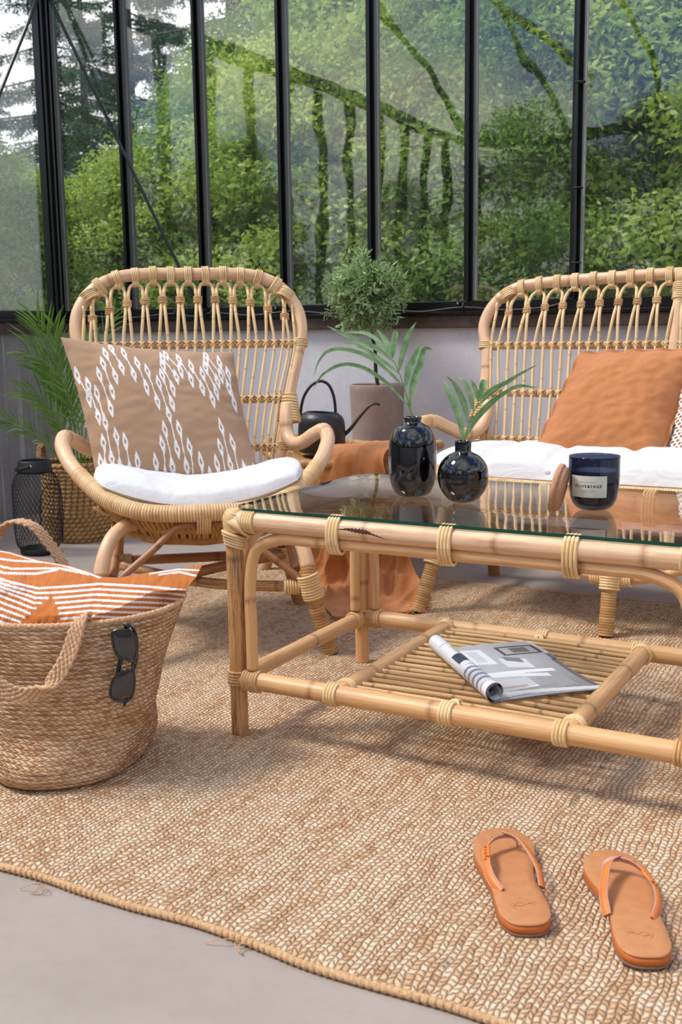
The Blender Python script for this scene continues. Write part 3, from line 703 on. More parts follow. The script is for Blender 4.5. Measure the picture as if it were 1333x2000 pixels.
rattan_seat(SF,rimS,frameS,1.47,[(.716,.578),(.573,.560),(.435,.543)],arS,.0566,dict(x=.5445,p=.050,z=.862,wrapw=.5,wrapy=1.30),flS,rlS,centre_post=True,rim_r=.0195)
rimg=lambda w: (w,np.interp(abs(w),[0,.42,.497,.54],[1.0,1.003,1.025,1.06]),np.interp(abs(w),[0,.42,.497,.54],[.366,.375,.395,.416]))
lowg=lambda w: (w*.95,np.interp(abs(w),[0,.42,.54],[1.03,1.035,1.10]),.305)
woven_bowl(SF,rimg,.52,lambda w: V(w,1.45,.34),lowg,0,bottom=.325)
low_ring(SF,[V(*lowg(w))+V(0,.004,-.002) for w in np.linspace(-.52,.52,25)])
for a,b in ((V(-.495,1.035,.165),V(-.50,1.47,.165)),(V(.495,1.035,.165),V(.50,1.47,.165)),(V(-.50,1.475,.17),V(.50,1.475,.17))):
    lpart(tube(MB(),spline([a,b],step=.006),caner(.0135,.1,.35),14),'stretcher',M['cane'],SF)
for s in (-1,1):
    lpart(tube(MB(),spline([V(0,1.0,.152),V(s*.08,1.01,.155),V(s*.2,1.02,.20),V(s*.35,1.03,.285)],step=.005),caner(.0125,.2,.3),12),'front_brace',M['cane_deep'],SF)
    lpart(tube(MB(),spline([V(s*.48,1.035,.165),V(s*.40,1.04,.19),V(s*.34,1.035,.27)],step=.005),caner(.0115,.2,.3),12),'front_brace',M['wrap'],SF)
    mb=MB(); lash(mb,V(s*.03,1.0,.152),V(1,0,.02),7,.0165,w=.0033); lpart(mb,'stretcher_binding',M['lash'],SF)

# footstool between chair and sofa
ST=thing('rattan_footstool','low rattan footstool between armchair and sofa, carrying the black watering can','stool',(-.52,1.43,0),0)
sadd=lambda th,r=.27,z=.372,up=.04: V(r*math.cos(th)*1.05,r*math.sin(th),z+up*math.cos(th)**2)
th=np.linspace(0,2*PI,40,endpoint=False)
lpart(tube(MB(),spline([sadd(t) for t in th],step=.0013,closed=True),wrapr(.0155,.0056,.08),12,closed=True),'seat_rim',M['wrap_dark'],ST)
lpart(tube(MB(),spline([sadd(t,.235,.31,.01) for t in th],step=.006,closed=True),.012,12,closed=True),'lower_ring',M['cane_deep'],ST)
mb=MB()
for x in np.arange(-.25,.251,.0135):
    h=.255*math.sqrt(max(0,1-(x/.28)**2)); zc_=.372+.04*(x/.28)**2
    tube(mb,spline([V(x,-h,zc_),V(x,-h*.5,zc_-.003),V(x,h*.5,zc_-.003),V(x,h,zc_)],step=.02),.0058,6)
for y in np.linspace(-.21,.21,9):
    h=.265*math.sqrt(max(0,1-(y/.27)**2))
    tube(mb,spline([V(x,y,.368+.04*(x/.28)**2+.004*math.sin(x*PI/.0135)) for x in np.linspace(-h,h,30)],step=.01),.0052,6)
lpart(mb,'woven_seat',M['wicker'],ST)
for a in (40,140,220,320):
    t=math.radians(a); c_,s_=math.cos(t),math.sin(t); z0=.0005 if 1.43+.29*s_>1.362 else FRZ
    P=spline([V(.24*c_,.24*s_,.35),V(.245*c_,.245*s_,.2),V(.29*c_,.29*s_,z0)],step=.0012)
    lpart(tube(MB(),P,wrapr(.016,.0056,.06),12),'leg',M['wrap_dark'],ST)

# ------------------------------------------------------------------ textiles
def nz(p,s,seed=0.): return mnoise.noise(Vector((p[0]*s+seed,p[1]*s+seed*.7,(p[2] if len(p)>2 else 0)*s)))
def pillow(name,corners,thick,mat,n=70,colfn=None,concave=.05,wr=.004,seed=1.,flange=0,label=None,cat=None,group=None,nrmflip=1,piping=None,bow=None):
    """corners TL,TR,BR,BL in world; two puffed faces meeting at the seam"""
    TL,TR,BR,BL=[V(*c) for c in corners]; N=nrm(np.cross(TR-TL,BL-TL))*nrmflip
    cen=(TL+TR+BR+BL)/4; mb=MB()
    u=np.linspace(0,1,n); U,W=np.meshgrid(u,u)
    a=2*U-1; b=2*W-1
    ax=a*(1-concave*(1-b*b)); bx=b*(1-concave*(1-a*a))
    Un=(ax+1)/2; Wn=(bx+1)/2
    P=(TL[None,None]*((1-Un)*(1-Wn))[...,None]+TR*(Un*(1-Wn))[...,None]+BR*(Un*Wn)[...,None]+BL*((1-Un)*Wn)[...,None])
    fa=np.clip((1-np.abs(a)/(1-flange))/1.,0,1); fb=np.clip((1-np.abs(b)/(1-flange))/1.,0,1)
    H=(1-(1-fa)**2.6)*(1-(1-fb)**2.6); H=H**.62
    wrk=np.zeros_like(H)
    for i in range(n):
        for j in range(n):
            x,y=a[i,j],b[i,j]
            d=nz((x*1.,y*1.),2.1,seed)+.5*nz((x*1.5+y,y*2.2-x*.5),3.7,seed+5)
            e=nz((x*3,y*3),1.9,seed+9)
            wrk[i,j]=d*wr*2.2+abs(e)*wr*1.2*(max(abs(x),abs(y))**2)
    rip=wr*.9*(np.abs(a)**6*np.sin(b*17+seed)+np.abs(b)**6*np.sin(a*15+seed*2))
    bw=np.zeros_like(H) if bow is None else bow(U,W)
    for sgn in (1,-1):
        Z=(sgn*thick/2*H+ (wrk if sgn>0 else wrk*.6)*(H>0)*np.clip(H*3,0,1)+rip+bw)
        Q=P+Z[...,None]*N
        cols=None
        if colfn is not None: cols=colfn(U,W).reshape(-1,3)
        mb.grid(Q,UV=(u,1-u),cols=cols,flip=(sgn>0))
    o=mb.build(name,mat)
    if piping:
        e=np.concatenate([np.stack([P[0,:]+ (rip+bw)[0,:,None]*N]).reshape(-1,3),(P[1:,-1]+(rip+bw)[1:,-1,None]*N),(P[-1,-2::-1]+(rip+bw)[-1,-2::-1,None]*N),(P[-2:0:-1,0]+(rip+bw)[-2:0:-1,0,None]*N)])
        p=tube(MB(),spline(e,step=.006,closed=True),piping,7,closed=True).build('seam',mat,o)
    return tag(o,label,cat,group)
def w2(loc,rz,p):  c,s=math.cos(rz),math.sin(rz); return V(loc[0]+c*p[0]-s*p[1],loc[1]+s*p[0]+c*p[1],p[2])
cw=lambda w,d,z: w2(CH.location,ps,(w,d,z))
# seat pads
def pad(name,outline_fn,zf,thick,mat,nu=90,nv=50,puff=None,wr=.003,seed=3.,world=lambda p:p):
    mb=MB(); u=np.linspace(-1,1,nu); v=np.linspace(-1,1,nv)
    for sgn in (1,-1):
        G=np.zeros((nv,nu,3))
        for i,b in enumerate(v):
            for j,a in enumerate(u):
                x,y=outline_fn(a,b); r=max(abs(a),abs(b))
                e=((1-abs(a)**5)*(1-abs(b)**4)); h=max(e,0)**.42
                pf=puff(x,y) if puff else 0
                z=zf(x,y)+(.70 if sgn>0 else -.30)*thick*h+(wr*(nz((x*9,y*9),1.,seed)+.6*nz((x*24,y*14),1.,seed+3))+pf)*h*(1 if sgn>0 else .5)
                G[i,j]=world((x,y,z))
        mb.grid(G,flip=(sgn<0))
    o=mb.build(name,mat); return o
M['white']=m_fabric('white_cotton','#ebebed','#e2e2e5',weave=2200,wr=.005,wsc=11,rough=.9)
def disc(a,b):   # square to rounded blob, front edge curved
    x=a*.262*(1-.10*b*b); y=.735+b*.205; y+= .05*(a*a)*(1 if b<0 else .0)*abs(b)
    return x,y
cz=lambda x,y: .366+ .9*x*x*(1-0*(y-.5))-.01*np.clip((y-.55)/.4,0,1)
cu=pad('seat_cushion',disc,cz,.070,M['white'],seed=4.,wr=.007,world=lambda p: cw(*p))
tag(cu,'white crescent-shaped seat cushion on the rattan armchair','cushion')
seam=[]; 
for a in np.linspace(-.985,.985,60): x,y=disc(a,-.985); seam.append(cw(x,y-.0015,cz(x,y)))
tube(MB(),spline(seam,step=.005),.0016,5).build('seam',M['white'],cu)
def soff(a,b): return .445+a*.535*(1-.015*b*b), 1.215+b*.195+.02*a**6*(-b)
def spuff(x,y):
    t=((x-.445)/.1785); k=abs(t-round(t)); f=abs((y-1.2)/.1); return -.016*math.exp(-(k/.10)**2)*(1 if y<1.1 else .6)+.004
sc=pad('bench_cushion',soff,lambda x,y:.386+.024*abs((x-.445)/.535)**6+.0,.098,M['white'],nu=200,nv=50,puff=spuff,wr=.004,seed=8.)
tag(sc,'long white tufted bench cushion on the rattan sofa','cushion')
mb=MB()
for x in (-.09,.088,.2665,.445,.6235,.802,.98):
    lathe(mb,smoothprof([(0,.003),(.006,.002),(.008,0),(.006,-.002),(0,-.003)],10),10,M=np.array(Matrix.Translation((x,1.026,.405))@Matrix.Rotation(PI/2,4,'X')))
mb.build('tuft',M['white'],sc)

# ikat pillow on the armchair
mot=[((325,155),(368,325)),((370,105),(418,265)),((450,150),(495,315)),((297,235),(335,425)),((262,310),(315,535)),((232,430),(272,620),(308,840)),((180,370),(228,575)),((115,290),(175,450)),((530,230),(572,405)),((593,290),(638,500)),((662,375),(708,590),(745,800)),((692,320),(738,515)),((705,245),(755,410)),((712,180),(790,325)),((740,145),(825,280)),((825,185),(893,345)),((905,245),(965,400)),((980,300),(1030,475)),((1008,250),(1065,420)),((1018,185),(1085,345)),((1025,140),(1115,300)),((1115,200),(1165,380)),((1172,280),(1195,480)),((255,740),(268,890)),((342,715),(365,890)),((400,750),(428,910)),((478,870),),((672,685),(708,900)),((770,680),(802,900)),((647,775),(665,950)),((598,880),(612,1010)),((830,790),(852,990)),((900,870),(912,1020)),((1043,780),(1068,980)),((1068,655),(1100,870)),((1135,745),(1160,960)),((1007,880),(1018,1020)),((1200,895),(1212,1000)),((960,950),),((235,850),),((1275,900),)]
TLc,TRc,BRc,BLc=V(45,25),V(1225,115),V(1312,965),V(205,935)
def ikat(U,W):
    n=U.shape[0]; PX=TLc*((1-U)*(1-W))[...,None]+TRc*(U*(1-W))[...,None]+BRc*(U*W)[...,None]+BLc*((1-U)*W)[...,None]
    K=np.zeros(U.shape); ed=rng.normal(0,1,U.shape)
    for m in mot:
        m=[V(*p) for p in m]
        for p in m:
            dx=PX[...,0]-p[0]; dy=PX[...,1]-p[1]; dx=dx-.16*dy
            r=np.abs(dx)/(18*np.clip(1-np.abs(dy)/62,0,1)**.75+1e-3)
            hole=np.abs(dx)/(8*np.clip(1-np.abs(dy)/24,0,1)+1e-3)
            K=np.maximum(K,((r<1.05+.1*ed)&(hole>1)).astype(float))
        for p,q in zip(m[:-1],m[1:]):
            d=q-p; Lq=np.linalg.norm(d); t=np.clip(((PX-p)@d)/Lq**2,0.1,.95); D=np.linalg.norm(PX-(p+t[...,None]*d),axis=-1); K=np.maximum(K,(D<3.6).astype(float))
    c0=V(*srgb('#b08e70')[:3]); c1=V(.88,.87,.86)
    return c0+(c1-c0)*K[...,None]
M['ikat']=m_fabric('printed_cotton','#ffffff',vcol=True,weave=1500,wr=.002,wsc=8)
def ikbow(U,W): return -.03*(1-U)**3*(1-W)**3*0+.012*np.sin(U*3)*(1-W)
pillow('throw_pillow',[cw(-.348,.985,.764),cw(.113,1.01,.716),cw(.168,.80,.372),cw(-.262,.80,.405)],.125,M['ikat'],n=300,colfn=ikat,concave=.045,wr=.003,seed=2.,label='square tan pillow with white ikat droplet print on the armchair',cat='pillow',bow=ikbow)
# orange linen pillow + dotted pillow on the sofa
M['linen']=m_fabric('orange_linen','#c37f4b','#b77343',weave=1500,wr=.005,wsc=10)
def ofl(U,W): return 0*U
pillow('throw_pillow',[(.222,1.43,.702),(.555,1.46,.712),(.50,1.19,.388),(.145,1.20,.392)],.14,M['linen'],n=110,concave=.0,wr=.006,seed=6.,flange=.055,label='large rust-orange linen pillow with flanged edges on the sofa',cat='pillow')
def dots(U,W):
    c0=V(.86,.84,.82); c1=V(*srgb('#9a6240')[:3]); p=.031
    y=W/p; r=np.floor(y); x=U/p*.9+.5*(r%2); fx=(x%1)-.5; fy=(y%1)-.5
    K=(np.abs(fx)*1.1+np.abs(fy)*.35<.37)&(np.abs(fy)<.36); return c0+(c1-c0)*K[...,None]
pillow('throw_pillow',[(.52,1.40,.66),(.90,1.44,.67),(.93,1.24,.40),(.50,1.24,.385)],.13,M['ikat'],n=230,colfn=dots,concave=.03,wr=.003,seed=11.,label='white pillow with small brown honeycomb dots behind the orange pillow',cat='pillow')

# orange throw over the stool
M['throw']=m_fabric('terracotta_linen','#cf8c54','#c17a44',weave=1400,wr=.008,wsc=9)
rowsL=[(-.49,1.56,.397),(-.50,1.42,.403),(-.49,1.25,.425),(-.50,1.165,.398),(-.505,1.142,.33),(-.500,1.135,.22),(-.52,1.125,.10),(-.51,1.12,.035),(-.46,1.06,.022),(-.37,.95,.020),(-.245,.80,.019)]
rowsM=[(-.38,1.58,.397),(-.38,1.43,.405),(-.38,1.26,.432),(-.38,1.175,.410),(-.38,1.155,.33),(-.37,1.14,.21),(-.36,1.16,.10),(-.34,1.13,.055),(-.29,1.05,.035),(-.25,.97,.023),(-.17,.855,.019)]
rowsR=[(-.28,1.57,.412),(-.27,1.44,.424),(-.27,1.28,.43),(-.275,1.175,.403),(-.26,1.155,.33),(-.235,1.15,.23),(-.20,1.17,.14),(-.17,1.16,.075),(-.125,1.10,.06),(-.095,1.03,.028),(-.075,.955,.019)]
nA,nT=70,170
cur=[spline([V(*p) for p in r],n=nT) for r in (rowsL,rowsM,rowsR)]
G=np.zeros((nT,nA,3)); aa=np.linspace(0,1,nA)
for j,a in enumerate(aa):
    w0,w1,w2_=(1-a)*(1-2*a),4*a*(1-a),a*(2*a-1)
    G[:,j]=w0*cur[0]+w1*cur[1]+w2_*cur[2]
T_=np.linspace(0,1,nT)
dS=np.gradient(G,axis=0); dA=np.gradient(G,axis=1); Nn=np.cross(dA,dS); Nn/=np.linalg.norm(Nn,axis=2)[...,None]+1e-9; Nn*=-1 if Nn[3,10,2]<0 else 1
for i in range(nT):
    t=T_[i]; am=np.interp(t,[0,.3,.42,.55,.7,.8,.9,1],[.002,.003,.008,.020,.034,.036,.020,.004])
    for j,a in enumerate(aa):
        g_=nz((a*3.2+t*2,t*5-a),1.,3); f=(1-abs(g_)*5)*.55+nz((a*5,t*8),1.,7)*.9+.4*(1-abs(nz((a*7,t*9+a*4),1.,9))*4)-.3
        dsp=am*f*(1.0 if t>.35 else .6)
        G[i,j]+=Nn[i,j]*dsp
        fl_=.0175 if G[i,j,1]<1.38 else .004
        if t>.5: G[i,j,2]=max(G[i,j,2],fl_)
# step of the folded second layer
G[:, :, :]+=Nn*(.006*(aa>.0))[None,:,None]*0
mb=MB(); mb.grid(G); G2=G-Nn*.003; mb.grid(G2,flip=True)
TH=mb.build('linen_throw',M['throw']); tag(TH,'terracotta linen throw draped over the footstool and trailing onto the rug, frayed end','throw')
mb=MB(); up=G[:84,40:]+Nn[:84,40:]*.007; mb.grid(up); e=G[:84,40]+Nn[:84,40]*.004; tube(mb,spline(e,step=.01),.0045,7); mb.build('folded_layer',M['throw'],TH)
mb=MB()
for k in range(230):
    a=rng.random(); i=int(a*(nA-1)); p=G[-1,i]+V(rng.normal(0,.003),0,0); d=nrm(G[-1,i]-G[-8,i]); l=.014+rng.random()*.014
    tube(mb,spline([p-d*.002,p+d*l*.5+V(rng.normal(0,.003),rng.normal(0,.003),.004),p+d*l+V(rng.normal(0,.006),rng.normal(0,.006),-.001)],n=4),.0008,3,caps=False)
for k in range(90):
    i=nT-1-int(rng.random()*18); p=G[i,-1]; d=V(1,.3,0); l=.012+rng.random()*.018
    tube(mb,spline([p,p+d*l*.5+V(rng.normal(0,.003),rng.normal(0,.003),.004),p+d*l+V(rng.normal(0,.006),rng.normal(0,.006),-.002)],n=4),.0008,3,caps=False)
f_=mb.build('fringe',M['throw'],TH); f_['kind']='stuff'
# ------------------------------------------------------------------ objects on the table
RH=V(.8755,.4833,0); FH=V(-.4833,.8755,0); UP=V(0,0,1)   # horizontal directions across / away along the diagonal of the seating corner
def mk(name,mb_mat,label,cat,group=None):
    mb,mat=mb_mat; return tag(mb.build(name,mat),label,cat,group)
M['vase']=m_plain('glossy_black_glass','#050508',.025,IOR=1.72)
GT=GZ1+.0004
prof=smoothprof([(0,.001),(.020,.001),(.032,.006),(.0425,.026),(.0462,.055),(.0466,.085),(.0438,.112),(.034,.133),(.0195,.1425)],46)
prof=np.vstack([prof,[(.0170,.1445),(.0168,.147),(.0178,.149),(.0180,.1535),(.0172,.1545),(.0158,.1545),(.0155,.150),(.0150,.142),(.030,.130),(.040,.10),(.042,.05),(.030,.01),(0,.008)]])
vs=mk('vase',(lathe(MB(),prof,72,c=(.252,.247,GT)),M['vase']),'tall black glass bottle vase, the left and taller of the two on the table','vase')
prof=smoothprof([(0,.001),(.012,.001),(.026,.006),(.041,.024),(.0472,.047),(.0440,.070),(.031,.087),(.0175,.0945)],46)
prof=np.vstack([prof,[(.0150,.096),(.0150,.100),(.0152,.1145),(.0148,.1160),(.0135,.1160),(.0132,.112),(.0132,.096),(.03,.082),(.042,.05),(.03,.012),(0,.008)]])
mk('vase',(lathe(MB(),prof,72,c=(.371,.214,GT)),M['vase']),'small round black glass vase with a short neck, between the tall vase and the candle','vase')

def blade(mb,P,width,side,fold=.18,n=14,prof=None):
    P=spline(P,n=n); T=np.gradient(P,axis=0); t=np.linspace(0,1,n)
    w=width*(prof(t) if prof else np.interp(t,[0,.12,.4,.75,.93,1],[.25,.65,1,.75,.3,.02]))
    S=np.array([nrm(np.asarray(side)-q*np.dot(side,q)/np.dot(q,q)) for q in T]); N=np.cross(T/np.linalg.norm(T,axis=1)[:,None],S)
    G=np.stack([P-S*w[:,None]/2+N*w[:,None]*fold,P-S*w[:,None]*.25+N*w[:,None]*fold*.4,P,P+S*w[:,None]*.25+N*w[:,None]*fold*.4,P+S*w[:,None]/2+N*w[:,None]*fold],1)
    mb.grid(G)
M['frond']=m_leaf('palm_cutting_leaf','#5d8f55','#a6c795',trans=.25,rough=.4,sc=3)
M['stemg']=m_plain('green_stem','#7f9d4c',.5)
def cutting(name,origin,k,px0,py0,stem,leaves,label,depthsd=.012):
    O=V(*origin); loc=lambda x,y,d=0: O+RH*((x-px0)*k)+UP*((py0-y)*k*1.01)+FH*d
    mb=MB(); tube(mb,spline([O+V(0,0,-.09)]+[loc(*p) for p in stem],step=.004),lambda s:.0021*np.clip(1.2-s*4.2,.35,1),7)
    root=tag(mb.build(name,M['stemg']),label,'palm frond')
    for (w,pts,dd) in leaves:
        m=len(pts); P=[loc(x,y,dd*(i/(m-1))**1.3) for i,(x,y) in enumerate(pts)]
        a=nrm(P[-1]-P[0]); side=nrm(np.cross(a,FH)*1.+FH*rng.uniform(-.45,.45))
        blunt=(lambda t:np.interp(t,[0,.15,.6,.9,1],[.2,.55,1,.95,.55])) if dd==.0101 else None
        mb=MB(); blade(mb,P,w,side,prof=blunt,n=22); mb.build('leaflet',M['frond'],root)
    return root
k1=1/(2.898*1000)
cutting('palm_cutting',(.252,.247,GT+.150),k1,578,528,[(578,528),(560,455),(535,360),(505,275),(470,200)],[
 (.0082,[(562,462),(440,330),(300,240),(190,225),(80,280),(22,365)],.03),(.0082,[(534,355),(430,250),(330,180),(200,140),(110,150),(60,205),(30,290)],-.02),
 (.0085,[(503,275),(400,200),(290,130),(180,108)],.03),(.0105,[(482,218),(380,140),(230,75),(110,15)],-.015),(.009,[(472,195),(400,110),(330,60),(205,50)],.03),
 (.010,[(470,190),(440,110),(385,35)],.02),(.0125,[(470,192),(475,120),(487,46)],.0101),(.0125,[(503,262),(520,180),(558,60),(597,0)],-.02),
 (.0150,[(540,352),(560,250),(600,180),(632,115)],.02),(.0150,[(566,458),(580,350),(620,230),(648,140),(700,155)],-.03)],'green palm cutting with long arching leaflets standing in the tall vase')
cutting('palm_cutting',(.371,.214,GT+.112),1/(2.898*1045),878,661,[(878,661),(905,570),(935,490),(965,430)],[
 (.0150,[(878,640),(855,520),(800,380),(768,310)],.03),(.0115,[(905,550),(880,440),(830,340),(782,290)],-.01),(.0105,[(935,485),(915,390),(880,320),(858,300)],.02),
 (.0095,[(960,430),(945,370),(912,310)],-.02),(.0140,[(970,418),(985,360),(1000,318)],.0101),(.0078,[(945,470),(1020,400),(1120,330),(1300,235)],.02),
 (.0085,[(915,550),(1000,460),(1100,390),(1180,350),(1290,362)],-.01),(.0110,[(890,630),(960,520),(1060,430),(1150,365)],.03),(.0095,[(965,430),(1030,370),(1110,330),(1200,275)],-.02)],'green palm cutting with a spread of short leaflets standing in the round vase')

# candle
CC=V(.612,.236,GT)
CN=thing('scented_candle','scented candle in smoky blue glass tumbler with pale label','candle',tuple(CC))
M['smoke']=m_glass('smoky_blue_glass',ior=1.5,dust=0,tint=(.24,.28,.38,1))
prof=smoothprof([(0,0.0005),(.018,.0005),(.030,.005),(.039,.018),(.0428,.036),(.0446,.06),(.0448,.0955)],36)
inner=smoothprof([(.0425,.0955),(.0422,.06),(.0405,.036),(.036,.021),(.027,.011),(.012,.008),(0,.008)],30)
lathe(mb:=MB(),np.vstack([prof,[(.0442,.0968),(.0432,.0968)],inner]),72); mb.build('tumbler',M['smoke'],CN)
mb=MB(); lathe(mb,smoothprof([(0,.0085),(.012,.0085),(.026,.0118),(.035,.022),(.0395,.037),(.0412,.06),(.0414,.070),(.040,.0712),(.02,.0705),(0,.0705)],40),48); mb.build('wax',m_plain('pale_wax','#cfd4dd',.5,Subsurface_Weight=.2),CN)
tube(MB(),spline([V(0,0,.070),V(.001,0,.081)],step=.002),.0009,5).build('wick',M['white'],CN)
lab0=math.radians(-88); la=math.radians(43); R_=.0451
lz0,lz1=.0275,.0655
mb=MB(); th=np.linspace(lab0-la,lab0+la,40); G=np.array([[V(rr*math.cos(t),rr*math.sin(t),z) for t in th] for z,rr in ((lz0,.0437),(lz0+.007,.0446),(.045,.0452),(lz1,.0454))]); mb.grid(G)
lb=mb.build('label',m_plain('pale_paper','#dfe3da',.7),CN)
def textmesh(s,size,spacing=1.0,align='CENTER'):
    cu_=bpy.data.curves.new('t','FONT'); cu_.body=s; cu_.size=size; cu_.align_x=align; cu_.space_character=spacing; cu_.resolution_u=2
    o=bpy.data.objects.new('t',cu_); COL.objects.link(o); dg=bpy.context.evaluated_depsgraph_get(); me=o.evaluated_get(dg).to_mesh()
    v=np.array([tuple(x.co) for x in me.vertices]); f=[tuple(p.vertices) for p in me.polygons]; o.evaluated_get(dg).to_mesh_clear()
    bpy.data.objects.remove(o); bpy.data.curves.remove(cu_); return v,f
ink=m_plain('label_ink','#23262a',.7)
def wraptext(s,size,z,sp,name='lettering',bold=0):
    v,f=textmesh(s,size,sp)
    if bold:
        n_=len(v); v=np.vstack([v+V(dx,dy,0) for dx,dy in ((0,0),(bold,0),(0,bold),(bold,bold))]); f=[tuple(i+k*n_ for i in q) for k in range(4) for q in f]
    r=np.interp(z,[lz0,lz0+.007,.045,lz1],[.0437,.0446,.0452,.0454])+.00022; th=lab0+v[:,0]/r
    P=[(r*math.cos(t),r*math.sin(t),z+y) for t,y in zip(th,v[:,1])]
    me=bpy.data.meshes.new(name); me.from_pydata(P,[],f); me.materials.append(ink); o=bpy.data.objects.new(name,me); COL.objects.link(o); o.parent=lb
wraptext('SCENTED CANDLE',.0027,.0540,1.5); wraptext('OLIVE&SAGE',.0070,.0452,1.32,bold=.0003)
mb=MB()
for z,wd in ((.0405,.026),(.0383,.027),(.0361,.017)):      # three rows of tiny print
    x=-wd/2
    while x<wd/2:
        l=rng.uniform(.0008,.0028); a0=lab0+x/.0448; a1=lab0+min(x+l,wd/2)/.0448; r=np.interp(z,[lz0,lz0+.007,.045,lz1],[.0437,.0446,.0452,.0454])+.0002
        mb.add([(r*math.cos(a0),r*math.sin(a0),z),(r*math.cos(a1),r*math.sin(a1),z),(r*math.cos(a1),r*math.sin(a1),z+.0005),(r*math.cos(a0),r*math.sin(a0),z+.0005)],[(0,1,2,3)]); x+=l+.0007
mb.build('fine_print',m_plain('label_ink_grey','#6e7270',.7),lb)
# cork lid leaning on the candle
M['cork']=m_plain('cork','#d3a682',.9,bumpsc=260,bumpd=.0012,var='#ab7c57')
nrm_l=nrm(RH*.90-FH*.36-UP*.20); c0=V(.612,.236,0)-RH*.0705-FH*.034+V(0,0,GT+.0442)
za=nrm_l; xa=nrm(np.cross(UP,za)); ya=np.cross(za,xa); ML=np.eye(4); ML[:3,0],ML[:3,1],ML[:3,2],ML[:3,3]=xa,ya,za,c0
mb=MB(); lathe(mb,[(0,-.007),(.041,-.007),(.0435,-.005),(.0435,.0005),(.0425,.0025),(.0395,.0025),(.0393,.0085),(.0385,.0095),(0,.0095)],56,M=ML)
tag(mb.build('cork_lid',M['cork']),'round cork candle lid leaning against the blue candle glass','lid')

# magazine on the slat shelf
A=V(.285,.285,0); Bp=V(.500,.052,0); Cc=V(.432,.418,0); Dd=V(.655,.200,0)
ez=.1322+.0035
def magcol(U,W):   # U along the roll (0 back .. 1 front), W from the right edge (0) to the roll (1)
    n0=U.shape; C_=np.zeros(n0+(3,)); base=V(.40,.42,.45)
    C_[:]=base; C_+= (.10*np.sin(U*5+1)*np.cos(W*4))[...,None]
    def rect(u0,u1,w0,w1,c,sh=0.): 
        m=(U+sh*W>u0)&(U+sh*W<u1)&(W>w0)&(W<w1); C_[m]=c
    C_+=(.09*np.exp(-((W-.45)/.18)**2)-.10*np.exp(-((U-.95)/.2)**2))[...,None]
    for q_ in range(7): rect(.215+.03*q_,.222+.03*q_,.37,.5,V(.55,.56,.6),.25)
    rect(.0,.34,.50,.64,V(.62,.64,.68),.5); rect(.62,.9,.30,.62,V(.55,.57,.62),-.15); rect(.66,.86,.10,.26,V(.33,.35,.38),-.1); rect(.70,.72,.3,.58,V(.9,.91,.95),-.4); rect(.86,.88,.1,.62,V(.24,.24,.26),-.2)
    rect(.0,1.,.0,.02,V(.75,.76,.78)); 
    rect(.10,.28,.03,.27,V(.06,.06,.07)); rect(.12,.26,.05,.25,V(.5,.52,.53)); rect(.14,.24,.09,.2,V(.16,.17,.18))
    rect(.30,1.,.0,.035,V(.12,.12,.13),.1)
    rect(.20,.50,.36,.50,V(.82,.83,.86),.25); rect(.24,.46,.40,.46,V(.65,.66,.7),.25)
    rect(.42,.58,.18,.33,V(.72,.73,.76),.3); rect(.47,.55,.21,.3,V(.2,.2,.22),.6)
    rect(.55,.60,.1,.5,V(.85,.86,.88)); rect(.60,.605,.12,.42,V(.1,.1,.11))
    rect(.66,.72,.16,.55,V(.78,.80,.86),.2); rect(.78,.83,.2,.6,V(.3,.3,.31),-.2); rect(.80,.83,.35,.5,V(.45,.36,.28)); rect(.93,.985,.0,.7,V(.7,.71,.75),.1)
    pl=(np.sin(U*95)*np.sin(W*80)>.35)&(U>.34)&(U<.5)&(W>.5)&(W<.62); C_[pl]=V(.10,.22,.07)
    m=W>.64; C_[m]=(V(.80,.82,.87)+0*C_)[m]
    rect(.42,.56,.70,1.2,V(.03,.05,.10)); rect(.56,.6,.66,1.2,V(.75,.78,.85))
    st=(np.sin(U*95+np.sin(W*30))>.35)&(U>.62)&(U<.93)&(W>.66)&(W<.9); C_[st]=V(.22,.25,.33)
    st=(np.sin(U*260)>.2)&(np.sin(W*60)>-.3)&(U>.7)&(U<.93)&(W>.9); C_[st]=V(.45,.47,.52)
    rect(.95,1.01,.64,1.2,V(.85,.87,.9)); rect(.0,.2,.70,1.2,V(.84,.86,.92)); rect(.19,.2,.70,1.2,V(.05,.05,.05)); rect(.25,.42,.75,1.2,V(.55,.60,.55))
    return np.clip(C_,0,1)
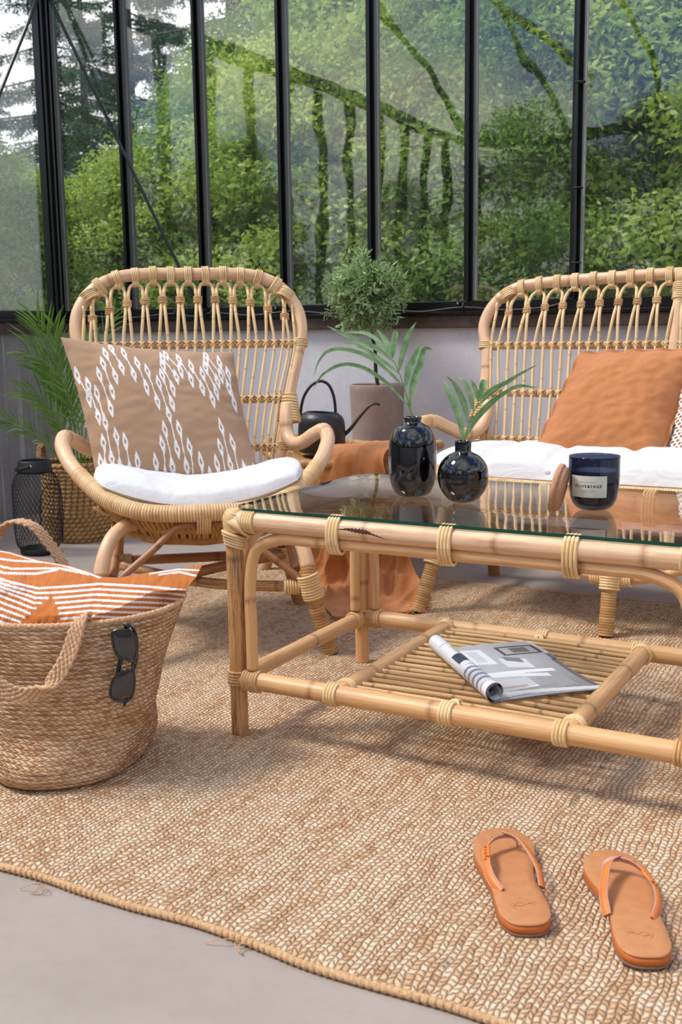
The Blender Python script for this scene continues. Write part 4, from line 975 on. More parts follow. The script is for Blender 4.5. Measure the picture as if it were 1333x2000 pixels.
def magazine():
    nu,nw=170,190; u=np.linspace(0,1,nu)
    root=None
    for layer in range(4):
        zo=-.0008*layer; out=[]
        for uu in u:
            a=A+(Bp-A)*uu; b=Cc+(Dd-Cc)*uu; e=nrm(a-b); w=np.linalg.norm(a-b); R0=.0175-.0012*layer
            t=np.linspace(0,1,nw); row=[]
            flat=.6
            for q in t:
                if q<flat:
                    s=q/flat; h=.0045*math.sin(PI*s)*(1-.5*uu)+.004*(1-s)**3*(1 if uu<.4 else .3)+ .002*math.sin(uu*7)*(1-s)
                    p=b+(a-b)*s; row.append((p[0],p[1],ez+h+zo))
                else:
                    s=(q-flat)/(1-flat); ph=-PI/2-s*PI*2.6; r=R0*(1-.30*s)*(1+.12*uu-.05); cz=ez+R0*1.0
                    ctr=a; p=ctr+e*(-math.cos(ph)*-1)*0
                    p=a+e*(math.sin(s*PI*2.6)*r); row.append((p[0],p[1],cz-math.cos(s*PI*2.6)*r*(1.0)+zo*math.cos(s*PI*2.6)))
            out.append(row)
        G=np.array(out); U_,W_=np.meshgrid(u,np.linspace(0,1,nw),indexing='ij')
        mb=MB(); 
        if layer==0: mb.grid(G,cols=magcol(U_,W_).reshape(-1,3))
        else: mb.grid(G,cols=np.tile(V(.72,.74,.80)-.06*layer,(nu*nw,1)))
        if layer==0:
            t=NT('magazine_paper'); m=t.done(t.bsdf(t.n('VertexColor',layer_name='Col').outputs[0],.22))
            root=tag(mb.build('magazine',m),'open interior magazine half rolled up, lying on the slat shelf under the glass','magazine'); mat=m
        else: mb.build('page',mat,root)
magazine()

# ------------------------------------------------------------------ flip-flops
M['sole']=m_plain('tan_leather_sole','#c28757',.6,bumpsc=60,bumpd=.0002,var='#b77b4d')
M['soleedge']=m_plain('orange_sole_edge','#c56a2b',.55); M['outsole']=m_plain('brown_rubber','#8b6a54',.8)
M['strap']=m_plain('orange_leather','#dd8338',.45,var='#cd7430'); M['glit']=m_plain('pink_glitter_lining','#d9b3ab',.5,bumpsc=900,bumpd=.0008,var='#b98d87')
def flipflop(heel,rot,flip,label):
    z0=.0135
    root=thing('flip_flop',label,'flip-flop',(heel[0],heel[1],z0),rot,'orange leather flip-flops')
    O=np.array([(0,0),(.020,.003),(.033,.016),(.0375,.042),(.035,.08),(.031,.118),(.036,.160),(.0455,.198),(.0485,.232),(.040,.262),(.022,.281),(.0,.286),(-.024,.278),(-.040,.256),(-.049,.222),(-.0495,.185),(-.043,.145),(-.0375,.10),(-.0375,.055),(-.034,.022),(-.021,.004)],float)
    O[:,0]=O[:,0]*.93-.010; 
    if flip: O[:,0]=-O[:,0]; O=O[::-1]
    O=spline(np.c_[O,np.zeros(len(O))],n=110,closed=True)[:,:2]; cen=O.mean(0)
    def layer(za,zb,inset,mat,name,par_):
        rings=[]
        for s_,z in ((.0,za),(.55,za),(.97,za),(1-inset*.2,za+.001),(1,(za+zb)/2),(1-inset*.3,zb-.0008),(.985-inset,zb),(.6,zb),(.0,zb)):
            Q=cen+(O-cen)*s_; rings.append(np.c_[Q,np.full(len(Q),z)])
        G=np.array(rings); G[...,2]+=.004*np.clip(1-np.abs(G[...,1]-.11)/.07,0,1)**2*0
        mb=MB(); mb.grid(G,closed_u=True,flip=not flip); return mb.build(name,mat,par_)
    layer(0,.0045,.0,M['outsole'],'outsole',root); layer(.0045,.0145,.0,M['soleedge'],'midsole',root); so=layer(.0145,.0182,.004,M['sole'],'footbed',root)
    m=-1 if flip else 1; zt=.0182
    J=V(-.010*m,.214,zt+.022)
    def band(P,name,mat,w=.0058,up=None,root_=root,th=.0013):
        S=spline([V(p[0]*m,p[1],p[2]) for p in P],step=.003)
        mb=MB(); ce=V(-.008*m,.14,0)
        n=len(S); T=np.gradient(S,axis=0); rows=[]
        for i in range(n):
            out=S[i]-V(ce[0],ce[1],zt-.03); t=nrm(T[i]); o_=nrm(out-t*np.dot(out,t)); s_=np.cross(t,o_)
            rows.append([S[i]+s_*w*a+o_*th*b for a,b in ((-1,0),(-.85,1),(0,1.15),(.85,1),(1,0),(.85,-1),(0,-1),(-.85,-1))])
        mb.grid(np.array(rows),closed_u=True); o=mb.build(name,mat,root_)
        mb=MB(); 
        for a in (-1.0,1.0):
            E=np.array([r[0 if a<0 else 4]-0*np.array(r[2]) for r in rows]); tube(mb,E,.0009,4)
        inner=np.array([[r[7]-(r[2]-r[6])*.12,r[6]-(r[2]-r[6])*.12,r[5]-(r[2]-r[6])*.12] for r in rows]); mb.grid(inner)
        mb.build('lining',M['glit'],o); return o
    band([(-.012,.216,zt+.023),(.006,.195,zt+.024),(.018,.160,zt+.019),(.025,.125,zt+.010),(.025,.098,zt-.001)],'inner_strap',M['strap'])
    band([(-.008,.214,zt+.021),(-.028,.203,zt+.020),(-.043,.186,zt+.014)],'outer_strap',M['strap'],w=.0048)
    band([(-.046,.150,zt+.017),(-.048,.132,zt+.014),(-.044,.108,zt+.007),(-.034,.088,zt-.001)],'outer_strap',M['strap'],w=.0062)
    for ph in (0,1,2):      # plait
        P=[]
        for q in np.linspace(0,1,26):
            b=V(-.042,.190,zt+.014)*(1-q)+V(-.047,.146,zt+.018)*q; a=q*2*PI*1.25+ph*2*PI/3
            P.append((b[0]+.0042*math.sin(a)*.9,b[1]+.001*math.cos(a),b[2]+.0022*math.sin(2*a)+.0035*math.sin(a)))
        S=spline([V(p[0]*m,p[1],p[2]) for p in P],step=.003); tube(MB(),S,.0026,8,flat=(1.,.7)).build('plait',M['strap'] if ph else M['strap'],root)
    S=[V(-.014*m,.212,zt+.021),V(.0*m,.216,zt+.018),V(.008*m,.219,zt+.010),V(.010*m,.221,zt-.001)]
    mb=MB(); tube(mb,spline(S,step=.002),.0052,10,flat=(.35,1.) ,up=V(0,1,.2)); mb.build('toe_post',M['glit'],root)
    mb=MB(); lathe(mb,smoothprof([(0,.0015),(.0022,.0013),(.003,.0003),(.0026,-.001)],8),14,c=(-.030*m,.2015,zt+.0218)); mb.build('rivet',m_plain('brass','#b39a6a',.3,metal=1),root)
    mb=MB(); cx=-.010*m; yc=.050      # faint embossed emblem on the heel
    for P in ([(-.018,.0),(-.012,.004),(-.004,.001),(.004,-.003),(.010,.001)],[(-.002,.004),(.003,.006),(.009,.003),(.012,-.003),(.006,-.001),(.001,-.004)],[(.012,.004),(.015,.002),(.013,-.006),(.009,-.010)],[(-.020,.006),(-.014,.007),(-.008,.004)]):
        tube(mb,spline([V(cx-a*m,yc+b,zt) for a,b in P],step=.001),.00045,4)
    mb.build('emblem',m_plain('embossed_mark','#a9683c',.6),so)
    root.scale=(.97,.955,1)
    return root
flipflop((.742,-.430),math.radians(29),False,'orange leather flip-flop, the left of the pair on the rug')
flipflop((.876,-.440),math.radians(25.5),True,'orange leather flip-flop, the right of the pair on the rug')

# ------------------------------------------------------------------ jute tote bag
BO=V(-.215,-.242,0); brz=math.atan2(.4833,.8755)
BG=thing('jute_tote_bag','large plaited jute tote bag at lower left with pillow inside','bag',tuple(BO),brz)
def bagr(th,z,inner=0):
    t=[0,.006,.022,.045,.070,.088,.12,.18,.24,.287]
    ax=np.interp(z,t,[.128,.138,.147,.150,.152,.155,.166,.186,.206,.223]); ay=np.interp(z,t,[.150,.163,.172,.170,.158,.150,.150,.146,.142,.140])
    c_,s_=math.cos(th),math.sin(th)
    sag=.008*math.sin(th*3+z*22)*np.interp(z,[0,.05,.1,.2,.287],[.3,1,1,.4,.0])+.004*math.sin(th*7+2-z*40)*np.interp(z,[0,.03,.1,.18],[0,1,.6,0])
    e=.92; return V((ax-inner+sag)*np.sign(c_)*abs(c_)**e,(ay-inner+sag)*np.sign(s_)*abs(s_)**e,0)
nth=300; P_=.0078
th=np.linspace(0,2*PI,nth,endpoint=False)
def ztop(t): return .287+.006*math.cos(t)**2-.006*max(0,-math.sin(t))
zs=np.arange(0,.2871,P_/8); circ=np.linspace(0,1.10,nth+1)
G=[];vv=[]
for i,z in enumerate(zs):
    rid=.0011*abs(math.sin(PI*z/P_))**.6
    row=[]
    for t in th:
        zz=z/.287*ztop(t)+.010*math.sin(t*2+.6)*np.interp(z,[0,.04,.09,.15],[0,.5,1,0])
        q=bagr(t,z); n_=nrm(q); row.append(q*(1+rid/np.linalg.norm(q))+V(0,0,zz+.0125))
    G.append(row); vv.append(z)
b=[]
for r in (.0,.5,.9,.98): b.append([V(x[0]*r,x[1]*r,.0125) for x in G[0]])
inn=[]
for z in np.linspace(.287,.02,30): inn.append([bagr(t,z,.006)+V(0,0,z/.287*ztop(t)+.0125) for t in th])
G=np.array(b+G+inn); vv=np.r_[[-.15,-.08,-.012,-.003],vv,vv[-1]+.006+(.287-np.linspace(.287,.02,30))]
mb=MB(); mb.grid(G,closed_u=True,UV=(circ,vv)); mb.build('body',M['jute'],BG)
def bandjute(P,side,name,w=.0125,n=3):
    """flat plaited strap made of n thick cords"""
    S=spline(P,step=.004); T=np.gradient(S,axis=0); mb=MB()
    sd=np.array([nrm(np.asarray(side)-t*np.dot(side,t)/np.dot(t,t)) for t in T]); Nn_=np.cross(T/np.linalg.norm(T,axis=1)[:,None],sd)
    s=np.r_[0,np.cumsum(np.linalg.norm(np.diff(S,axis=0),axis=1))]
    for k in range(6):
        off=(k/5-.5)*2*w*.84; ph=k*PI
        wob=.0014*np.sin(s/.013*2*PI+ph); z_=.0016*np.cos(s/.013*2*PI+ph)
        Q=S+sd*(off+wob)[:,None]+Nn_*z_[:,None]
        tube(mb,Q,lambda q:.0033*(1+.14*np.sin(q/.0065*2*PI+ph)),7)
    return mb.build(name,M['jute_edge2'],BG)
M['jute_edge2']=m_plain('jute_cord','#e6c29c',.95,bumpsc=220,bumpd=.0025,var='#c0946a')
bandjute([V(-.118,-.150,.265),V(-.112,-.158,.300),V(-.098,-.166,.262),V(-.062,-.178,.208),V(-.020,-.182,.190),V(.024,-.178,.208),V(.054,-.170,.252),V(.072,-.154,.305),V(.076,-.140,.312),V(.070,-.12,.285)],V(.6,0,.4),'handle')
bandjute([V(-.163,.120,.28),V(-.157,.130,.36),V(-.145,.133,.40),V(-.117,.134,.424),V(-.080,.132,.418),V(-.048,.133,.380),V(-.020,.134,.33),V(-.010,.130,.27)],V(.45,.9,0),'handle')
mb=MB(); tube(mb,spline([bagr(t,.287,.002)+V(0,0,ztop(t)+.0135) for t in th[::4]],step=.002,closed=True),lambda q:.0048*(1+.13*np.sin(q/.009*2*PI)),8,closed=True); mb.build('rim',M['jute_edge2'],BG)
# striped pillow inside, traced in its own vertical plane across the bag
kx=.000295; L0x=[-330,0,150,340,520,700,1000,1215,1290]; L0y=[350,395,445,492,483,470,490,515,520]
topx=[-330,-100,0,100,200,300,400,500,620,700,800,900,1000,1150,1285]; topy=[262,250,250,268,300,327,345,365,402,433,438,420,404,382,368]
def rightedge(y): return np.interp(y,[368,440,520,600,650,690,760,930],[1289,1268,1216,1170,1125,1050,1000,930])
def leftedge(y): return np.interp(y,[250,400,520,600,700,930],[-300,-290,-262,-235,-195,-150])
nX,nY=420,170
Gs=[];Cs=[]
orange=V(*srgb('#c4702c')[:3]); white=V(.84,.82,.83)
for j in range(nY):
    v=j/(nY-1); row=[];cr=[]
    for i in range(nX):
        u=i/(nX-1); x=-300+u*1585
        t=np.interp(x,topx,topy); y=t+v*(930-t); xr=rightedge(y); xl=leftedge(y)
        x=xl+u*(xr-xl); t=np.interp(x,topx,topy); y=t+v*(930-t)
        l0=np.interp(x,L0x,L0y); k=(y-l0)
        if x<430: lines=[0,14,28,44,76,112,148,186,224,262,300,338]; s_=np.interp(x,[-330,0,340,430],[1.25,1,.93,.95]); lines=[(q*np.interp(x,[0,430],[1,0])+31*n_*np.interp(x,[0,430],[0,1]))*1 if n_<5 else (q*np.interp(x,[0,430],[1,0])+31*n_*np.interp(x,[0,430],[0,1])) for n_,q in enumerate(lines)]; hw_=np.interp(x,[0,300],[7.5,6.5])
        else: lines=[31*n_ for n_ in range(12)]; hw_=6.6
        w=0
        for n_,q in enumerate(lines):
            if abs(k-q)<hw_:
                if n_>=2:
                    le=[425,390,365,337,310,283,255,225,190,160][min(n_-2,9)]; re=[445,470,495,512,522,535,548,560,575,590][min(n_-2,9)]
                    if le<x<re: continue
                w=1
        for X_,Y_,hh in (([-330,0,150,380,620,690],[290,300,322,335,406,432],6),([-330,0,150,300,430,620],[330,338,372,372,372,412],6),([-330,0,120,300,430],[368,365,398,404,380],7),([980,1150,1290],[412,388,398],5),([1040,1160,1290],[420,404,434],6)):
            if X_[0]<x<X_[-1] and abs(y-np.interp(x,X_,Y_))<hh: w=1
        if y-t<5 and x<700: w=1
        c=np.interp(y,[250,430,650,760,930],[.045,-.02,-.085,-.10,-.09])
        c=c*np.interp(x,[900,1285],[1,.55])
        pf=-.022*math.sin(min(1,max(0,(y-t)/330))*PI/2*1.2)-.012*math.exp(-((x-150)/130)**2-((y-480)/60)**2)+.008*math.exp(-((x-260-(y-400)*.6)/60)**2)*np.interp(y,[380,440,600],[0,1,.2])
        c+=pf+.0025*nz((x*.01,y*.014),1.)+.002*nz((x*.03,y*.02),1.,5)
        h_=abs((x-419)*kx); z=.474-.000299*y-.23*c
        if z<.33: 
            lim=-.120*math.sqrt(max(.02,1-(min(h_,.195)/.2)**2)); c=min(max(c,lim),.10); z=.474-.000299*y-.23*c
        row.append(V((x-419)*kx*(1+c/2),c,z)); cr.append(white if w else orange)
    Gs.append(row);Cs.append(cr)
Gs=np.array(Gs);Cs=np.array(Cs)
M['stripe']=m_fabric('striped_canvas','#ffffff',vcol=True,weave=1100,wr=.0015,wsc=12)
mb=MB(); mb.grid(Gs,cols=Cs.reshape(-1,3))
bk=Gs[:, ::6].copy(); vv_=np.linspace(0,1,nY)[:,None]; uu_=np.linspace(0,1,bk.shape[1])[None,:]
bk[...,1]+=.10*np.sin(PI*np.clip(vv_*1.05,0,1))**.6*np.sin(PI*np.clip(uu_*.9+.1,0,1))**.6
mb.grid(bk,cols=np.tile(orange,(bk.shape[0]*bk.shape[1],1)),flip=True)
sp_=mb.build('throw_pillow',M['stripe']); sp_.matrix_world=Matrix.Translation(BO)@Matrix.Rotation(brz,4,'Z'); tag(sp_,'rust-orange pillow with white stripes stuffed into the jute bag','pillow')

# sunglasses hooked on the bag
SG=thing('sunglasses','black sunglasses hooked over the rim of the jute bag','sunglasses',tuple(BO),brz)
M['shade']=m_plain('dark_lens','#0c0b0d',.05,Coat_Weight=1.,IOR=1.6); M['acet']=m_plain('black_acetate','#050506',.12,Coat_Weight=.6)
def sgpt(px,py,dy=0): # photo-crop outline of the frame in its own plane, metres
    h=(200+px/10.53-666)/1143+.50; z=.299-(1190+py/10.53-1205)*.000826; return V(h+.003,-.158-.10*(.30-z)*-.15+dy,z)
L1=[(375,300),(440,262),(560,240),(660,250),(770,320),(835,480),(845,640),(815,820),(760,915),(700,925),(600,890),(480,840),(400,690),(368,480)]
L2=[(520,1165),(620,1125),(720,1140),(760,1230),(765,1400),(745,1560),(690,1730),(590,1800),(440,1815),(320,1770),(265,1690),(280,1520),(340,1350),(420,1240)]
for Lp in (L1,L2):
    P=[sgpt(*p) for p in Lp]; S=spline(P,step=.0012,closed=True)
    tube(MB(),S,.0023,8,closed=True,flat=(1.,1.25),up=V(0,-1,0)).build('rim',M['acet'],SG)
    cen=S.mean(0); G=np.array([cen+(S-cen)*k+V(0,-.0022*(1-k*k),0) for k in (0,.3,.6,.85,1)]); mb=MB(); mb.grid(G,closed_u=True); mb.build('lens',M['shade'],SG)
tube(MB(),spline([sgpt(775,900),sgpt(765,960),sgpt(735,1040),sgpt(760,1140)],step=.002),.0042,8,flat=(1,.7)).build('bridge',M['acet'],SG)
tube(MB(),spline([sgpt(690,250),sgpt(740,175),sgpt(650,130),sgpt(620,150,.012)],step=.002),.0040,8,flat=(1,.8)).build('hinge',M['acet'],SG)
tube(MB(),spline([sgpt(600,1790),sgpt(560,1850),sgpt(540,1905)],step=.002),.0070,8,flat=(1,.45)).build('hinge',M['acet'],SG)
tube(MB(),spline([sgpt(780,200,.003),sgpt(830,450,.006),sgpt(815,850,.008),sgpt(700,1300,.008)],step=.004),.0030,8,flat=(.5,1)).build('temple',M['acet'],SG)
tube(MB(),spline([sgpt(640,150,.010),sgpt(560,600,.014),sgpt(480,950,.010),sgpt(430,1250,.006),sgpt(520,1850,.003)],step=.004),.0040,8,flat=(.6,1)).build('temple',M['acet'],SG)
mb=MB()
for p in ((745,205),(615,1850)): lathe(mb,smoothprof([(0,.0012),(.0012,.001),(.0016,0)],5),8,M=np.array(Matrix.Translation(sgpt(*p,-.0045))@Matrix.Rotation(PI/2,4,'X')))
mb.build('rivet',m_plain('silver','#d8d8d8',.2,metal=1),SG)
# ------------------------------------------------------------------ things along the walls
# seagrass basket
def m_rope(name,a,b,dark,q=.0215):
    t=NT(name); uv=t.xyz(t.coord('UV')); oc=t.coord('Object')
    v=t.math('ADD',t.math('DIVIDE',uv[1],q),t.math('ADD',uv[0],t.math('MULTIPLY',t.noise(oc,30,2),.5))); f=t.math('ABSOLUTE',t.math('SINE',t.math('MULTIPLY',v,PI)))
    cell=t.n('TexWhiteNoise',{'W':t.math('FLOOR',v)},noise_dimensions='1D').outputs[0]; st=t.noise(t.scale(oc,(90,90,220)),1.,3,.6)
    c=t.mix(t.math('ADD',t.math('MULTIPLY',cell,.6),t.math('MULTIPLY',st,.5)),srgb(a),srgb(b)); c=t.mix(t.math('MULTIPLY',t.math('SUBTRACT',1.,t.math('POWER',f,.45)),.85),c,srgb(dark))
    return t.done(t.bsdf(c,.8,t.bump(t.math('ADD',t.math('POWER',f,.6),t.math('MULTIPLY',st,.25)),.004,1.)))
M['seagrass']=m_rope('seagrass','#d3ad78','#a97c48','#4a3018')
BK=thing('seagrass_basket','round woven seagrass basket planter behind the armchair','basket',(-1.715,1.455,0),brz)
mb=MB(); rows=19; hB=.295
for i in range(rows):
    z=.008+i*(hB-.014)/(rows-1); q=z/hB; r=np.interp(q,[0,.06,.35,.8,1],[.112,.122,.131,.128,.131])
    t=np.linspace(0,2*PI,264,endpoint=False); P=np.stack([r*np.cos(t),r*np.sin(t),np.full_like(t,z)+.001*np.sin(t*3+i)],1)
    ph=i*.5
    rr=.0092*(1+.20*np.abs(np.sin(t*22+ph*PI))**.8-.08)
    tube(mb,P,lambda s,rr=rr: rr,8,closed=True,up=V(0,0,1))
mb.build('body',M['seagrass'],BK)
mb=MB(); lathe(mb,[(0,.004),(.108,.004),(.112,.012)],40); lathe(mb,[(0,.235),(.122,.235)],40); 
mb.build('soil',m_plain('dark_soil','#2c211a',.95,bumpsc=60,bumpd=.006),BK)
for a in (PI*1.02,0.02):
    c_,s_=math.cos(a),math.sin(a); b=V(.134*c_,.134*s_,0); tg=V(-s_,c_,0); mb=MB()
    S=spline([b+tg*.035+V(0,0,.275),b+tg*.036+V(0,0,.325),b+tg*.018+V(0,0,.352),b-tg*.018+V(0,0,.352),b-tg*.036+V(0,0,.325),b-tg*.035+V(0,0,.275)],step=.003)
    s=np.arange(len(S))*.003
    for k in range(3): 
        N_=V(c_,s_,0); ph=k*2*PI/3; Q=S+N_[None]*(.0055*np.sin(s/.03*2*PI+ph))[:,None]+tg[None]*(.004*np.sin(2*(s/.03*2*PI+ph)))[:,None]; tube(mb,Q,.0062,8)
    mb.build('handle',M['seagrass'],BK)
# areca palm in it
M['palm']=m_leaf('palm_leaf','#4e7a2b','#86ad48',trans=.3,rough=.38,sc=7)
M['palmstem']=m_plain('palm_stem','#7c9a3c',.5)
PO=V(-1.715,1.455,.235)
PL=tag(tube(MB(),spline([PO,PO+V(0,0,.05)],step=.01),.028,10).build('areca_palm',M['palmstem']),'feathery green palm growing in the seagrass basket','plant')
def frond(pts,n=20,ll=.17,wid=.0082,seed=0,start=.35,root=PL,scale=1/516,wave=.5,sidebias=0.):
    """pts (across, up, away) in metres from the pot centre"""
    r_=np.random.default_rng(seed); P=[PO+RH*a+UP*b+FH*c for a,b,c in pts]; S=spline(P,n=60); T=np.gradient(S,axis=0)
    mb=MB(); tube(mb,S,lambda s: .0038*np.clip(1.1-s/(s[-1])*.9,.2,1),6); o=mb.build('frond',M['palmstem'],root)
    mb=MB(); fn=nrm(np.cross(T[40],RH*.2+UP*.0+np.array(T[20])[[1,0,2]]*0+V(.3,.9,.1))) if False else -FH
    for k in range(n):
        q=start+(1-start)*(k+.5)/n; i=int(q*59); t=nrm(T[i])
        for sg in (-1,1):
            sd=nrm(np.cross(t,nrm(-FH+RH*.35*r_.normal()+UP*.3*r_.normal())))*sg
            L_=ll*np.interp(q,[start,start+.2,.7,1],[.55,.95,1,.55])*(1+.12*r_.normal())
            d=nrm(t*(.75+.35*q)+sd*(.8-.25*q)+FH*r_.normal()*.22); p=S[i]
            P=[p,p+d*L_*.5+UP*.006,p+d*L_+V(0,0,-.16*L_*(1-max(0,t[2])*.6))]
            blade(mb,P,wid*(1+.15*r_.normal()),nrm(np.cross(d,nrm(FH+.9*r_.normal()*RH+.6*r_.normal()*UP))),n=7,fold=.25)
    mb.build('leaflet',M['palm'],o)
F_=[([(-.01,0,0),(-.02,.2,0),(-.05,.37,-.02),(-.085,.50,-.03),(-.115,.60,-.05)],.17,20),
    ([(-.02,0,-.02),(-.10,.13,-.04),(-.20,.20,-.06),(-.28,.235,-.07),(-.36,.25,-.08)],.085,16),
    ([(.02,0,0),(.04,.25,.03),(.07,.42,.05),(.11,.54,.08),(.15,.62,.1)],.13,16),
    ([(0,0,0),(-.0,.2,-.02),(-.035,.33,-.03),(-.09,.42,-.05),(-.15,.47,-.06)],.15,17),
    ([(.01,0,-.02),(.0,.22,-.04),(-.02,.38,-.06),(-.035,.50,-.08),(-.04,.58,-.09)],.14,18),
    ([(.02,0,-.01),(.02,.2,-.05),(.0,.32,-.1),(-.03,.40,-.13),(-.08,.45,-.15)],.14,15),
    ([(.03,0,.02),(.08,.2,.03),(.13,.32,.03),(.19,.40,.04),(.25,.45,.04)],.12,14),
    ([(-.01,0,.0),(-.04,.14,.0),(-.08,.24,.0),(-.13,.30,.0),(-.19,.33,-.02)],.13,13),
    ([(-.01,0,-.03),(-.02,.1,-.07),(-.03,.18,-.1),(-.05,.24,-.12),(-.09,.28,-.14)],.10,12),
    ([(.0,0,.02),(.015,.22,.05),(.02,.36,.08),(.03,.46,.1),(.04,.54,.11)],.12,14)]
for i,(p,l,n) in enumerate(F_): frond(p,n=int(n*.9),ll=l*1.12,seed=i+3,start=.34 if i!=1 else .3)

# wire lantern
LN=thing('wire_lantern','black wire mesh lantern on the floor by the seagrass basket','lantern',(-1.65,1.165,0),brz)
pr=smoothprof([(.062,.018),(.072,.026),(.080,.06),(.0825,.12),(.0825,.20),(.080,.25),(.070,.278),(.058,.292)],60)
pz=pr[:,1]; prr=pr[:,0]; sl=np.r_[0,np.cumsum(np.linalg.norm(np.diff(pr,axis=0),axis=1))]
mb=MB(); nw=36
for sg in (-1,1):
    for k in range(nw):
        t0=2*PI*k/nw; q=np.linspace(0,sl[-1],30); r=np.interp(q,sl,prr); z=np.interp(q,sl,pz); a=t0+sg*q*6.4
        tube(mb,np.stack([r*np.cos(a),r*np.sin(a),z],1),.0009,3,caps=False)
mb.build('mesh',M['blackmatt'],LN)
mb=MB(); lathe(mb,[(0,.0005),(.060,.0005),(.066,.004),(.066,.020),(.060,.022),(.058,.006),(0,.006)],48); mb.build('base',M['blackmatt'],LN)
mb=MB(); lathe(mb,[(.053,.290),(.0595,.290),(.0605,.300),(.0585,.303),(.0585,.330),(.055,.334),(.050,.334),(.050,.330),(.052,.300),(.053,.290)],56); mb.build('collar',M['blackmatt'],LN)
mb=MB(); tube(mb,spline([V(.0,-.062,.318),V(-.04,-.058,.306),V(-.064,-.02,.300),V(-.066,.02,.302),V(-.03,.062,.312),V(0,.066,.318)],step=.004),.0035,8,flat=(.5,1.4)); mb.build('handle',M['blackmatt'],LN)
mb=MB(); tube(mb,spline([V(.050,-.066,.030),V(.034,-.076,.10),V(.034,-.076,.19),V(.044,-.071,.235),V(.062,-.056,.252),V(.083,-.01,.246),V(.082,.03,.15),V(.074,.04,.03)],step=.004),.0022,6); mb.build('door_frame',M['blackmatt'],LN)
lathe(MB(),smoothprof([(0,.003),(.0035,.0025),(.0045,0)],6),12,M=np.array(Matrix.Translation((.004,-.0590,.318))@Matrix.Rotation(PI/2,4,'X'))).build('rivet',m_plain('silver_rivet','#c9c5c0',.3,metal=1),LN)

# tall clay pot and ball tree
M['clay']=m_concrete('grey_clay','#a48f86','#93807a','#c2b6b0',sc=4,rough=.85,bump=.0008)
PX=V(-.652,1.868,0)
PT=thing('clay_pot','tall tapered grey-brown clay pot against the white wall','pot',tuple(PX))
mb=MB(); lathe(mb,[(0,.0005),(.070,.0005),(.074,.006),(.092,.40),(.0985,.55),(.1005,.572),(.0985,.5765),(.0925,.5765),(.0905,.57),(.089,.54),(.08,.2),(0,.18)],64); mb.build('body',M['clay'],PT)
mb=MB(); lathe(mb,[(0,.556),(.05,.553),(.0885,.546)],40); mb.build('soil',m_plain('soil','#3b2c25',.95,bumpsc=80,bumpd=.006),PT)
M['bark']=m_plain('thin_bark','#4e3d33',.9,bumpsc=90,bumpd=.002,var='#36291f')
TR=tag(tube(MB(),spline([PX+V(.008,0,.545),PX+V(-.004,0,.62),PX+V(-.002,-.01,.70),PX+V(-.020,-.015,.79),PX+V(-.028,-.02,.90)],step=.008),lambda s:.0072-.006*s,9).build('ball_tree',M['bark']),'small ball-shaped topiary with thin stem in the clay pot','plant')
M['topi']=m_leaf('narrow_silver_green_leaf','#86a566','#b9d09a',trans=.25,rough=.5,sc=9)
BC=PX+V(-.020,-.050,.895); mb=MB(); mt=MB()
for k in range(300):
    d=rng.normal(0,1,3); d/=np.linalg.norm(d)+1e-9; R0=V(.160,.110,.145); f=.70+.38*rng.random()**1.5
    tip=BC+d*R0*f; base=BC+d*R0*.15; mid=(tip+base)/2+V(0,0,.012)
    if tip[1]>1.955: continue
    S=spline([base,mid,tip],n=18); tube(mt,S,.0009,3,caps=False); T=np.gradient(S,axis=0)
    for j in range(5,18):
        t=nrm(T[j])
        for q in range(2):
            sd=rng.normal(0,1,3); sd=nrm(sd-t*np.dot(sd,t)); L_=.020+.010*rng.random(); d1=nrm(t*.55+sd*1.0)
            p=S[j]; P=np.array([p,p+d1*L_*.45+t*.001,p+d1*L_*.8+t*.004*rng.random(),p+d1*L_+t*.008*rng.random()])
            s_=nrm(np.cross(d1,rng.normal(0,1,3)))*np.array([.0009,.0027,.0021,.0003])[:,None]
            mb.grid(np.stack([P-s_,P+s_],1))
mt.build('twig',M['bark'],TR); mb.build('foliage',M['topi'],TR)['kind']='stuff'

# watering can on the footstool
M['can']=m_plain('matt_black_coating','#232427',.42,bumpsc=500,bumpd=.0001)
WC=thing('watering_can','matt black watering can with tall arched handle standing on the footstool','watering can',(-.568,1.318,.3925),brz)
pr=smoothprof([(0,.0005),(.066,.0005),(.0735,.006),(.0745,.04),(.0735,.085),(.068,.108),(.055,.122),(.047,.1255)],44)
mb=MB(); lathe(mb,np.vstack([pr,[(.045,.1255),(.044,.122),(.060,.10),(.068,.05),(.066,.01),(0,.006)]]),72)
mb.v=[np.c_[v[:,0],v[:,1],v[:,2]+np.clip((v[:,2]-.09)/.035,0,1)*(-.05*v[:,0])] for v in mb.v]; mb.build('body',M['can'],WC)
tube(MB(),spline([V(-.066,0,.095),V(-.064,0,.135),V(-.052,0,.178),V(-.026,0,.212),V(.0,0,.222),V(.022,0,.212),V(.038,0,.180),V(.044,0,.14),V(.044,0,.112)],step=.003),.0052,12,flat=(1,.9)).build('handle',M['can'],WC)
mb=MB(); tube(mb,spline([V(.060,0,.045),V(.085,-.004,.066),V(.125,-.010,.115),V(.150,-.013,.142),V(.165,-.014,.150),V(.184,-.015,.1475)],step=.003),lambda s:np.clip(.0068-.022*s,.0042,.007),12)
mb.build('spout',M['can'],WC)

